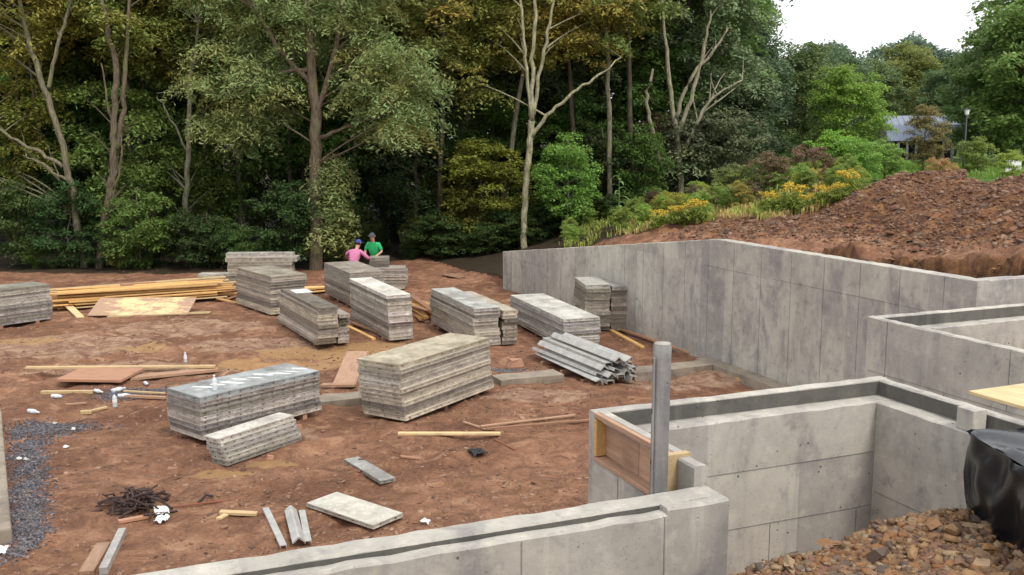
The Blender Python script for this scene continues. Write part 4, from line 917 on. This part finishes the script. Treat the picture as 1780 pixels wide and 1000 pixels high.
def put(kind, u, y, label, cat, colr, sc=1.0, group=None, bark=(.12, .10, .08), szx=None, name=None, k=None, dz=0):
    x_ = (u - 890) / F_PX * (y * CP + 4 * SP); tm, cm = PR[kind][(k if k is not None else rnd.randrange(99)) % len(PR[kind])]
    s_ = sc if szx is None else szx
    return plant(name or {'shrub': 'shrub', 'under': 'understory_tree', 'cedar': 'cedar_tree', 'far': 'distant_tree'}.get(kind, 'woodland_tree'), (x_, y, gz(x_, y) + dz), tm, cm, label, cat, colr, bark, group, rnd.uniform(0, 6.28), (s_, s_, sc))
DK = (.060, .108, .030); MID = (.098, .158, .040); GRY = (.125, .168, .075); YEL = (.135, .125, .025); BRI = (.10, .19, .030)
def jit(c_, s_=.18): f_ = 1 + rnd.uniform(-s_, s_); return tuple(x_ * f_ * (1 + rnd.uniform(-.08, .08)) for x_ in c_)
# hero trees: trunk drawn through photo points at one depth, real thickness, crowns around them
def hero(name, y, label, paths, envs_px, colr, bark, seed, per=185, ll=.085, lw=.038, droop=.45, prad=.75, nb=50, group=None, extra=None):
    r = np.random.default_rng(seed); base = ony(*paths[0][0][0], y); base.z = gz(base.x, base.y); tr = []
    for pts, w_px in paths:
        P3 = []
        for j, pt in enumerate(pts):
            dy = pt[2] if len(pt) > 2 else 0; q = ony(pt[0], pt[1], y + dy); P3.append(tuple(q - base))
        if pts is paths[0][0]: P3[0] = (P3[0][0], P3[0][1], -.3)
        tr.append((P3, [w * y / F_PX / 2 for w in w_px]))
    ev = []
    for (u0, v0, u1, v1, dep, dy, n, tint) in envs_px:
        c_ = ony((u0 + u1) / 2, (v0 + v1) / 2, y + dy) - base; s_ = (y + dy) / F_PX
        ev.append((c_.x, c_.y, c_.z, (u1 - u0) / 2 * s_, dep, (v1 - v0) / 2 * s_, n, prad, tint))
    pads = sample_env(r, ev)
    return plant(name, base, trunk_mesh(r, tr, pads, nb, .03), leafmesh('crown', leaves(r, pads, per, ll, lw, droop)), label, 'tree', colr, bark, group)
hero('bent_tree', 37.2, 'bent lichen-barked tree leaning over the lumber heap', [([(145, 440), (132, 360), (118, 300), (95, 200), (60, 110), (35, 10), (20, -120)], [13, 12, 11, 10, 9, 7, 4]), ([(110, 290), (60, 260), (10, 235), (-30, 200)], [7, 6, 5, 3]), ([(80, 165), (100, 80), (120, 20), (130, -60)], [7, 6, 5, 3]), ([(122, 320), (85, 290), (40, 270)], [6, 4, 2])],
     [(-130, -190, 190, 120, 2.2, 1.4, 95, .22), (-80, 120, 120, 330, 1.6, 1.8, 40, .05)], (.155, .185, .042), (.20, .19, .135), 21)
hero('twisted_tree', 37, 'vine-wrapped twisted trunk beside the bent tree', [([(172, 462), (185, 360), (200, 285), (196, 215), (205, 120), (185, 40), (165, -60)], [14, 13, 12, 11, 10, 8, 5]), ([(203, 260), (215, 170), (222, 60), (225, -40)], [9, 8, 6, 4]), ([(188, 345), (205, 300), (198, 250), (190, 190), (176, 110)], [5, 5, 4, 4, 2]), ([(180, 400), (196, 340), (214, 280), (208, 230)], [5, 4, 4, 3])],
     [(110, -150, 330, 100, 2.0, 1.6, 60, .12), (100, 130, 330, 380, 1.4, 2.0, 40, .0)], (.12, .175, .045), (.15, .125, .095), 22)
hero('slender_tree', 38.5, 'slender grey trunk between twisted tree and ivy-clad tree', [([(318, 478), (320, 380), (328, 260), (330, 160), (345, 40)], [11, 10, 9, 8, 4]), ([(326, 265), (290, 190), (265, 160), (330, 160)], [4, 3, 2, 1])], [(240, -100, 430, 150, 1.8, 1.4, 55, .06), (260, 180, 400, 420, 1.4, 2.2, 35, 0)], (.10, .14, .034), (.24, .24, .18), 23)
hero('ivy_clad_tree', 36.5, 'big ivy-clad trunk with drooping grey-green crown behind the stacks', [([(550, 482), (550, 400), (548, 300), (549, 200), (540, 90), (533, -30), (530, -200)], [25, 23, 21, 19, 15, 10, 5]), ([(545, 215), (575, 120), (590, 30), (600, -60)], [10, 9, 7, 4]), ([(546, 150), (505, 110), (455, 40), (430, -30)], [9, 8, 6, 4]), ([(555, 240), (620, 215), (690, 190)], [7, 5, 3]), ([(540, 120), (470, 130), (400, 175), (330, 140)], [8, 6, 4, 3])],
     [(330, -180, 740, 120, 2.6, 1.4, 140, .06), (590, 40, 770, 250, 1.8, -.3, 60, .06), (330, 60, 520, 260, 1.8, .4, 50, .06), (562, 250, 592, 470, .3, .25, 20, .12)], (.15, .20, .080), (.155, .125, .095), 24, 230, .09, .028, .75)
hero('pale_forked_tree', 38.2, 'pale forked trunk with orange-tinged leaves behind the sloping wall end', [([(912, 445), (910, 390), (914, 320), (921, 250), (925, 210)], [12, 11, 11, 11, 12]), ([(925, 215), (917, 140), (910, 60), (903, -20), (900, -120)], [6, 6, 5, 4, 2]), ([(925, 210), (926, 120), (930, 30), (930, -100)], [8, 7, 6, 3]), ([(927, 200), (938, 120), (955, 40), (970, -60)], [7, 6, 5, 3]), ([(924, 238), (955, 195), (1000, 158), (1045, 128), (1080, 100)], [7, 6, 5, 4, 2])],
     [(830, -200, 1010, 130, 2.0, 2.2, 70, .26), (950, -120, 1100, 110, 1.6, 1.6, 62, .45), (780, -150, 880, 190, 1.8, 2.2, 45, .12)], (.17, .20, .055), (.36, .35, .245), 25, 165, .08, .038, .4, nb=22)
hero('pale_branching_tree', 41.5, 'pale many-stemmed tree rising from the vines beyond the bank', [([(1185, 300), (1180, 240), (1168, 190), (1160, 100), (1150, 0)], [11, 10, 8, 7, 4]), ([(1180, 230), (1205, 160), (1222, 90), (1235, 20)], [8, 7, 6, 3]), ([(1175, 205), (1195, 140), (1240, 90), (1265, 50)], [7, 6, 5, 3]), ([(1190, 260), (1222, 190), (1250, 160), (1290, 140)], [7, 6, 4, 3]), ([(1150, 290), (1132, 215), (1122, 170), (1135, 120)], [8, 7, 6, 4])],
     [(1090, -160, 1340, 110, 2.6, 3.0, 120, .0), (1200, 80, 1330, 230, 1.6, 3.0, 50, 0), (1120, 240, 1260, 340, 1.2, .8, 36, .05)], (.14, .185, .095), (.32, .305, .235), 26, 180, .085, .04, .5, nb=16)
# pale slim trunks seen through the wood
hero('pale_trunk_tree', 44, 'slanting pale trunk deeper in the wood beside the forked tree', [([(795, 330), (803, 240), (815, 190), (828, 100), (840, 0)], [12, 12, 11, 9, 5]), ([(803, 250), (780, 190), (775, 120)], [6, 5, 3])], [(690, -100, 860, 180, 2.0, .6, 80, .26)], (.16, .17, .036), (.45, .43, .32), 27)
# tall grey-green tree closing the wood against the sky
hero('dark_crowned_tree', 52, 'tall dark crowned tree at the edge of the open sky', [([(1290, 330), (1300, 200), (1310, 60), (1315, -120)], [16, 15, 12, 7]), ([(1300, 180), (1250, 90), (1230, -20)], [8, 6, 3])], [(1180, -220, 1375, 60, 3.5, 0, 150, 0), (1230, 20, 1350, 280, 2.6, .6, 110, 0), (1100, -220, 1250, 100, 3, 3, 70, 0)], (.070, .108, .055), (.13, .12, .10), 28, 190, .11, .052, .45, .95)
# rows of the wood
for u in range(-200, 1260, 125):
    uu = u + rnd.uniform(-35, 35); k_ = rnd.random(); put('broad' if k_ < .5 else 'fine', uu, rnd.uniform(43.5, 48), 'tall green tree in the wood behind the front trunks', 'tree', jit(MID if k_ < .6 else GRY), rnd.uniform(.95, 1.15), 'trees in the second row of the wood')
for u in range(-220, 1230, 105):
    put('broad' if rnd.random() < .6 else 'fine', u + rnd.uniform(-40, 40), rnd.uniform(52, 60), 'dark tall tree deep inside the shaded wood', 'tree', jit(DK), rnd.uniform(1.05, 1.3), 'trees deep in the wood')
for u in range(-220, 1200, 95):
    put('broad', u + rnd.uniform(-40, 40), rnd.uniform(64, 76), 'tall tree closing the back of the wood', 'tree', jit(MID), rnd.uniform(1.15, 1.45), 'trees at the back of the wood')
for u in range(-180, 1230, 62):
    put('under', u + rnd.uniform(-25, 25), rnd.uniform(42.5, 48), 'leafy understory tree in the shade of the wood', 'tree', jit(MID if rnd.random() < .5 else DK), rnd.uniform(.75, 1.2), 'understory trees in the wood')
for u in range(-60, 880, 38):
    yb = 35.3 + 4.3 * float(sm(-10, -2, np.array((u - 890) / F_PX * 36))) + rnd.uniform(.2, 2.0)
    if abs(u - 550) < 30 or abs(u - 640) < 36: yb += 2.8
    c_l = rnd.choice([((.055, .095, .026), 'mid-green'), ((.085, .125, .03), 'light green'), ((.038, .068, .02), 'dark green'), ((.115, .12, .028), 'yellowish')])
    put('shrub', u + rnd.uniform(-14, 14), yb, c_l[1] + ' shrub at the foot of the wood', 'shrub', jit(c_l[0], .12), rnd.choice([.25, .32, .4, .5, .62, .9]), 'shrubs along the edge of the wood')
for u in range(740, 1100, 26):
    sc_ = rnd.uniform(.28, .55); put('shrub', u + rnd.uniform(-10, 10), rnd.uniform(38.9, 42.5), 'low dim shrub between the dirt ridge and wood', 'shrub', jit((.055, .09, .026), .25), sc_, 'low shrubs behind the dirt ridge', szx=sc_ * 1.5)
for k_, u in enumerate((-30, 45, 88, 240, 285, 372, 420, 505, 610, 760, 862, 1010, 1060, 1100)):
    put('slim', u, rnd.uniform(40, 44), ('slender dark' if k_ % 2 else 'slender pale') + ' trunk among the undergrowth of the wood', 'tree', jit((.13, .165, .045), .2), rnd.uniform(.9, 1.15), 'slender trunks in the wood', (.11, .095, .075) if k_ % 2 else (.20, .19, .145), k=k_, name='slender_tree')
put('cedar', 722, 41, 'dark conical cedar behind the dirt ridge', 'tree', (.030, .050, .020), .95, bark=(.08, .06, .05), szx=1.1)
put('cedar', 668, 44, 'dark narrow cedar behind the green-shirted man', 'tree', (.030, .052, .020), .9, bark=(.08, .06, .05), szx=.9)
put('under', 845, 40.5, 'bushy yellow-green young tree beside the dirt ridge', 'tree', (.15, .165, .03), .72, szx=.95)
put('under', 785, 42.5, 'olive young tree between cedar and yellow-green bush', 'tree', (.12, .15, .03), .7, szx=.8)
put('shrub', 820, 40.2, 'low olive shrub under the yellow-green young tree', 'shrub', (.10, .10, .02), .8)
put('under', 985, 38.6, 'bright green broad-leaved sapling behind the sloping wall', 'tree', (.12, .215, .045), .60, szx=.60, name='sapling', bark=(.3, .3, .25), k=0)
put('shrub', 1115, 40, 'dense rounded green shrub below the pale stems', 'shrub', (.055, .10, .02), .95, k=1, szx=.75)
put('shrub', 1200, 42.6, 'grey-green vine covered shrub near the pale stems', 'shrub', (.085, .10, .055), 1.0, szx=1.3); put('shrub', 1255, 42, 'pale grey-green shrub at the shade edge', 'shrub', (.10, .115, .06), 1.0, szx=1.1); put('shrub', 1150, 43.5, 'brownish thicket behind the dense rounded shrub', 'shrub', (.085, .065, .035), 1.0, szx=1.2)
put('shrub', 1045, 42, 'shaded thicket beyond the sapling', 'shrub', (.035, .05, .018), 1.1, szx=1.3); put('shrub', 1290, 45, 'dark thicket at the corner of the lawn', 'shrub', (.03, .045, .02), 1.3, szx=1.6); put('shrub', 1010, 46, 'dim thicket behind the bright sapling', 'shrub', (.03, .045, .016), 1.4, szx=1.8); put('shrub', 948, 44.5, 'dim shrub beside the pale forked trunk', 'shrub', (.04, .06, .02), 1.0, szx=1.2)
# right-hand trees and shrubs
for (u, y, kd, s_, cl, lab) in ((1400, 58, 'right', .70, (0.102, 0.141, 0.051), 'rounded olive-green tree at the lawn edge'), (1468, 46, 'right', .50, (0.134, 0.211, 0.038), 'bright green tree before the metal-roofed pavilion'), (1560, 90, 'right', 1.0, (0.128, 0.147, 0.041), 'olive tree with yellowing crown above the pavilion'),
        (1600, 50, 'under', .52, (0.15, 0.13, 0.05), 'thin russet young tree before the pavilion'), (1700, 60, 'right', .74, (0.090, 0.141, 0.044), 'tall green tree behind the lamp post'), (1775, 56, 'right', 1.05, (0.109, 0.166, 0.046), 'largest green tree by the white sign'), (1655, 84, 'right', .86, (0.070, 0.109, 0.045), 'dark green tree behind the pavilion'),
        (1735, 70, 'right', .95, (0.077, 0.115, 0.041), 'dark tree between lamp post and largest tree'), (1835, 60, 'right', 1.35, (0.096, 0.147, 0.044), 'green tree beyond the white sign'), (1345, 74, 'right', .70, (0.077, 0.128, 0.058), 'bluish green tree beyond the shaded lawn'), (1505, 86, 'right', .80, (0.096, 0.134, 0.051), 'dull green tree behind the yellowing crown'), (1440, 72, 'right', .78, (0.090, 0.134, 0.064), 'hazy green tree behind the rounded olive tree')):  # the hazy green has distance haze mixed into its leaf colour
    put(kd, u, y, lab, 'tree', cl, s_, name='lawn_tree')
for (u, y, s_, lab) in ((1420, 100, 1.02, 'distant haze-tinted tree above the rounded olive tree'), (1560, 118, 1.20, 'distant dark-topped tree standing against the sky'), (1612, 118, 1.12, 'second distant tree beside the dark-topped one'), (1485, 115, .92, 'distant low tree filling the skyline gap'), (1370, 105, .80, 'distant tree seen past the dark crowned tree'), (1680, 112, .95, 'distant tree behind the lamp post tree'), (1760, 115, 1.1, 'distant tree behind the largest green tree'), (1850, 118, 1.2, 'distant tree at the far end of the lawn'), (1310, 118, .8, 'distant tree behind the shaded corner')):
    put('far', u, y, lab, 'tree', (.085, .125, .085), s_)  # bluish leaf colour imitates the haze of distance
for (u, y, s_, cl, lab) in ((1480, 36, .50, (0.125, 0.225, 0.045), 'bright green leafy bush behind the tall mound'), (1530, 37, .42, (0.14, 0.225, 0.05), 'light green bush beside the tall mound crest'), (1440, 37, .55, (0.141, 0.256, 0.038), 'fresh green bush next to the goldenrod'), (1625, 38, .30, (0.269, 0.166, 0.070), 'tan-brown low bush behind the mound crest'), (1748, 36, .30, (0.192, 0.243, 0.045), 'yellow-green sapling bush before the white sign'), (1400, 36, .42, (0.141, 0.090, 0.058), 'purplish brown weedy bush on the bank'), (1330, 35, .42, (0.128, 0.096, 0.051), 'reddish brown weedy bush by the lawn'), (1275, 36, .45, (0.128, 0.154, 0.045), 'olive weedy bush at the shade edge'), (1530, 45, .40, (0.154, 0.205, 0.038), 'yellow-green weedy bush below the pavilion'), (1690, 46, .5, (0.128, 0.166, 0.038), 'low green bush beside the lamp post'), (1365, 47, .5, (0.102, 0.154, 0.038), 'small green bush on the lawn edge')):
    put('shrub', u, y, lab, 'shrub', cl, s_, szx=s_ * 1.25)
# goldenrod, weeds and corn-like plant
def weeds(name, pts, hh, colr, label, cat, flower=None, per=9, kind='stuff'):
    r = np.random.default_rng(len(pts)); V_ = []; T_ = []; n = len(pts)
    b = np.repeat(np.asarray(pts), per, 0) + np.column_stack([r.normal(0, .10, (n * per, 2)), np.zeros(n * per)]); M_ = len(b)
    h = hh * r.uniform(.5, 1.2, M_); an = r.uniform(0, 6.28, M_); ln = r.uniform(.1, .5, M_) * h; w_ = r.uniform(.012, .03, M_)
    dx, dy = np.cos(an), np.sin(an); s_ = np.column_stack([-dy, dx, 0 * dx]) * w_[:, None]
    mid_ = b + np.column_stack([dx * ln * .3, dy * ln * .3, h * .65]); tip = b + np.column_stack([dx * ln, dy * ln, h])
    V_ = np.stack([b - s_ * .6, b + s_ * .6, mid_ + s_, mid_ - s_, mid_ - s_, mid_ + s_, tip + s_ * .3, tip - s_ * .3], 1).reshape(-1, 3); F_ = np.arange(M_ * 8).reshape(-1, 4)
    me = leafmesh(name, (V_, F_, np.zeros(len(V_)))); o = link(name, me); o.color = (*colr, 1); return tag(o, label, cat, None, kind)
def ymin(u): return 32.6 - 5.4 * min(1, max(0, (u - 1100) / 300))
def px_band(n, pl, ys):
    out_ = []
    for _ in range(n):
        t_ = rnd.random(); u = pl[0][0] + (pl[1][0] - pl[0][0]) * t_; y = rnd.uniform(*ys) if ys[0] > 0 else ymin(u) + rnd.random() ** 1.4 * ys[1]; x_ = (u - 890) / F_PX * y; out_.append((x_, y, gz(x_, y)))
    return out_
def clump(pts, f_=.9, th=.02): return [p_ for p_ in pts if float(fbm(np.array([p_[0] * f_]), np.array([p_[1] * f_]), 3)[0]) > th + rnd.uniform(-.2, .2)]
weeds('weeds', clump(px_band(900, ((985, 0), (1490, 0)), (-1, 8))), .27, (.20, .23, .055), 'mixed green weeds along the top of the bank', 'weeds')
weeds('dry_weeds', clump(px_band(600, ((1080, 0), (1490, 0)), (-1, 5)), 1.3), .20, (.32, .25, .10), 'straw coloured dry weeds among the bank plants', 'weeds')
WC = [((.15, .21, .045), 'green leafy weed clump on the bank top'), ((.25, .24, .05), 'yellow-green weed clump on the bank top'), ((.11, .085, .05), 'purplish brown weed clump on the bank top')]
for k_ in range(80):
    u = rnd.uniform(985, 1490); y = ymin(u) + .6 + rnd.random() * 8; q_ = WC[0 if u < 1120 else rnd.choice([0, 0, 0, 1, 1, 2])]; sc_ = rnd.uniform(.12, .27)
    put('shrub', u, y, q_[1], 'weed', jit(q_[0], .25), sc_, 'weed clumps on the bank', szx=sc_ * 1.05, name='weed_clump')
weeds('lawn_grass', px_band(1200, ((1300, 0), (1780, 0)), (40, 62)), .28, (.11, .18, .035), 'short grass of the far lawn', 'grass')
o = weeds('grass_tuft', [(p_[0], p_[1], p_[2]) for p_ in [tuple(gp(1518 + rnd.gauss(0, 12), 404 + rnd.gauss(0, 2))) for _ in range(10)]], .22, (.12, .24, .06), 'small green grass tuft growing on the cut bank', 'grass', kind=None)
FLOW = m_plain('goldenrod_flower', (.52, .38, .05), .8, .2, 0, .2)
gold_px = ((1148, 31.5), (1172, 31), (1190, 30.8), (1210, 30.5), (1340, 29), (1405, 27.6), (1428, 27.3), (1455, 27.0), (1472, 27.4), (1375, 28.5))
gr_ = np.random.default_rng(50); gv = []
pads_ = sample_env(gr_, [(0, 0, .40, .42, .42, .36, 26, .20, 0)]); goldleaf = leafmesh('foliage', leaves(gr_, pads_, 26, .08, .022, .3)); pads_ = sample_env(gr_, [(0, 0, .80, .40, .40, .16, 16, .13, 0)]); fl = leaves(gr_, pads_, 60, .022, .018, .2); goldflower = npmesh('flower_head', fl[0], fl[1], FLOW)
for k_, (u, y) in enumerate(gold_px):
    x_ = (u - 890) / F_PX * y; e = empty('goldenrod', (x_, y, gz(x_, y)), rnd.uniform(0, 6)); s_ = rnd.uniform(.55, .95); e.scale = (s_, s_, s_)
    c = link('foliage', goldleaf, e); c.color = (.13, .17, .03, 1); link('flower_head', goldflower, e)
    tag(e, 'goldenrod clump with yellow flower heads on the bank top', 'plant', 'goldenrod clumps on the bank')
# broad-bladed stalk
x_ = (1075 - 890) / F_PX * 37; e = empty('tall_weed', (x_, 37, gz(x_, 37))); m = MB(); m.tube([(0, 0, -.1), (.02, 0, .9), (.0, 0, 1.75)], [.03, .025, .01], 6); st_ = m.build('stalk', BARK, e); st_.color = (.15, .25, .08, 1)
for k_ in range(13):
    an = k_ * 2.4; zb = .35 + k_ * .11; L_ = .55 - .02 * k_; m = MB(); dv = Vector((math.cos(an), math.sin(an), 0)); sd_ = Vector((-dv.y, dv.x, 0))
    for j in range(6):
        t_ = j / 5; c_ = dv * L_ * t_ + Vector((0, 0, zb + .35 * t_ - .42 * t_ * t_)); w_ = .055 * math.sin(math.pi * (.15 + .85 * t_) * .98); m.v += [tuple(c_ - sd_ * w_), tuple(c_ + sd_ * w_ + Vector((0, 0, .01)))]
    for j in range(5): m.f.append((2 * j, 2 * j + 1, 2 * j + 3, 2 * j + 2))
    o = m.build('leaf_blade', LEAF, e); o.color = (.12, .20, .07, 1)
tag(e, 'tall pale weed with long drooping blades on the bank', 'plant')

# ------------------------------------------------------------------ far lawn: pavilion, lamp, sign, path
ROOF = m_plain('metal_roof', (.17, .20, .27), .35, .5, .3, .25, 3); DARKM = m_plain('dark_metal', (.03, .035, .04), .5); POSTM = m_plain('pale_post', (.35, .36, .37), .6)
PAV = m_plain('pavilion_gable', (.06, .05, .055), .8)
yp = 76; s_ = yp / F_PX; cx_ = (1590 - 890) * s_; zr = ony(1590, 203, yp).z; ze = ony(1590, 246, yp).z; zb = gz(cx_, yp)
pav = empty('pavilion', (cx_, yp, zb), math.radians(-14)); hw, hdp = 60 * s_, 3.2; m = MB(); zr -= zb; ze -= zb; zm = ze + (zr - ze) * .62
pr = [(-hdp, ze), (-hdp * .78, zm), (0, zr), (hdp * .78, zm), (hdp, ze)]
for xx_ in (-hw, hw): m.v += [(xx_, y_, z_) for y_, z_ in pr]
for k_ in range(4): m.f.append((k_, k_ + 1, k_ + 6, k_ + 5))
rf = m.build('roof', ROOF, pav); md = rf.modifiers.new('t', 'SOLIDIFY'); md.thickness = .08
for k_ in range(13):
    xx_ = -hw + 2 * hw * k_ / 12; m = MB(); m.tube([(xx_, -hdp - .02, ze + .05), (xx_, -hdp * .78, zm + .09), (xx_, 0, zr + .06)], .045, 4); m.build('roof_rib', ROOF, rf)
for sx_ in (-1, 1):
    m = MB(); m.add([(sx_ * (hw - .1), y_, z_ - .04) for y_, z_ in pr], [(0, 1, 2, 3, 4)]); g_ = m.build('gable', PAV, pav); md = g_.modifiers.new('t', 'SOLIDIFY'); md.thickness = .1
for k_ in range(9):
    for y_ in (-hdp + .1, hdp - .1): m = MB(); m.box((-hw + .2 + (2 * hw - .4) * k_ / 8, y_, ze / 2 - .1), (.16, .16, ze + .1)); m.build('post', POSTM, pav)
m = MB(); m.bbox(-hw + .4, hw - .4, -.4, -.2, .0, ze - .02); m.build('back_wall', PAV, pav)
tag(pav, 'open-sided pavilion with bluish metal roof among the trees', 'pavilion')
yl = 50; xl = (1669 - 890) / F_PX * yl; zl = gz(xl, yl); zt = ony(1669, 188, yl).z - zl; lp = empty('lamp_post', (xl, yl, zl))
m = MB(); m.tube([(0, 0, -.1), (0, 0, .5), (0, 0, zt - .35)], [.07, .05, .04], 8); m.build('pole', DARKM, lp, True)
m = MB(); m.tube([(0, 0, zt - .36), (0, 0, zt - .30), (0, 0, zt - .08)], [.06, .10, .13], 8); m.build('lantern', WHITE, lp); m = MB(); m.tube([(0, 0, zt - .08), (0, 0, zt)], [.16, .02], 8); m.build('lantern_cap', DARKM, lp)
tag(lp, 'black lamp post with small lantern beside the far path', 'lamp post')
ys_ = 44; xs_ = (1755 - 890) / F_PX * ys_; zs_ = gz(xs_, ys_); sg = empty('sign_board', (xs_, ys_, zs_)); zt = ony(1755, 278, ys_).z - zs_
m = MB(); m.box((0, 0, zt - .26), (.70, .04, .52)); m.build('panel', WHITE, sg)
for sx_ in (-1, 1): m = MB(); m.box((sx_ * .3, .05, zt / 2 - .1), (.06, .06, zt + .1)); m.build('post', POSTM, sg)
tag(sg, 'plain white sign board standing before the largest tree', 'sign')
PATH = m_plain('path_concrete', (.45, .44, .41), .8, .3, 0, .15)
def strip(name, pts, wd, label):
    m = MB(); 
    for k_, (x0_, y0_) in enumerate(pts):
        m.v += [(x0_, y0_ - wd / 2, gz(x0_, y0_ - wd / 2) + .05), (x0_, y0_ + wd / 2, gz(x0_, y0_ + wd / 2) + .05)]
    for k_ in range(len(pts) - 1): m.f.append((2 * k_, 2 * k_ + 2, 2 * k_ + 3, 2 * k_ + 1))
    return tag(m.build(name, PATH), label, 'path', None, 'structure')
strip('path', [((u - 890) / F_PX * y, y) for u, y in ((1640, 49.5), (1670, 49), (1700, 48.5), (1730, 48), (1780, 47.5))], 1.5, 'pale concrete path crossing the far lawn')
strip('path', [((u - 890) / F_PX * y, y) for u, y in ((1330, 66), (1350, 64), (1370, 62), (1395, 60))], 3.5, 'pale drive end at the edge of the shaded lawn')
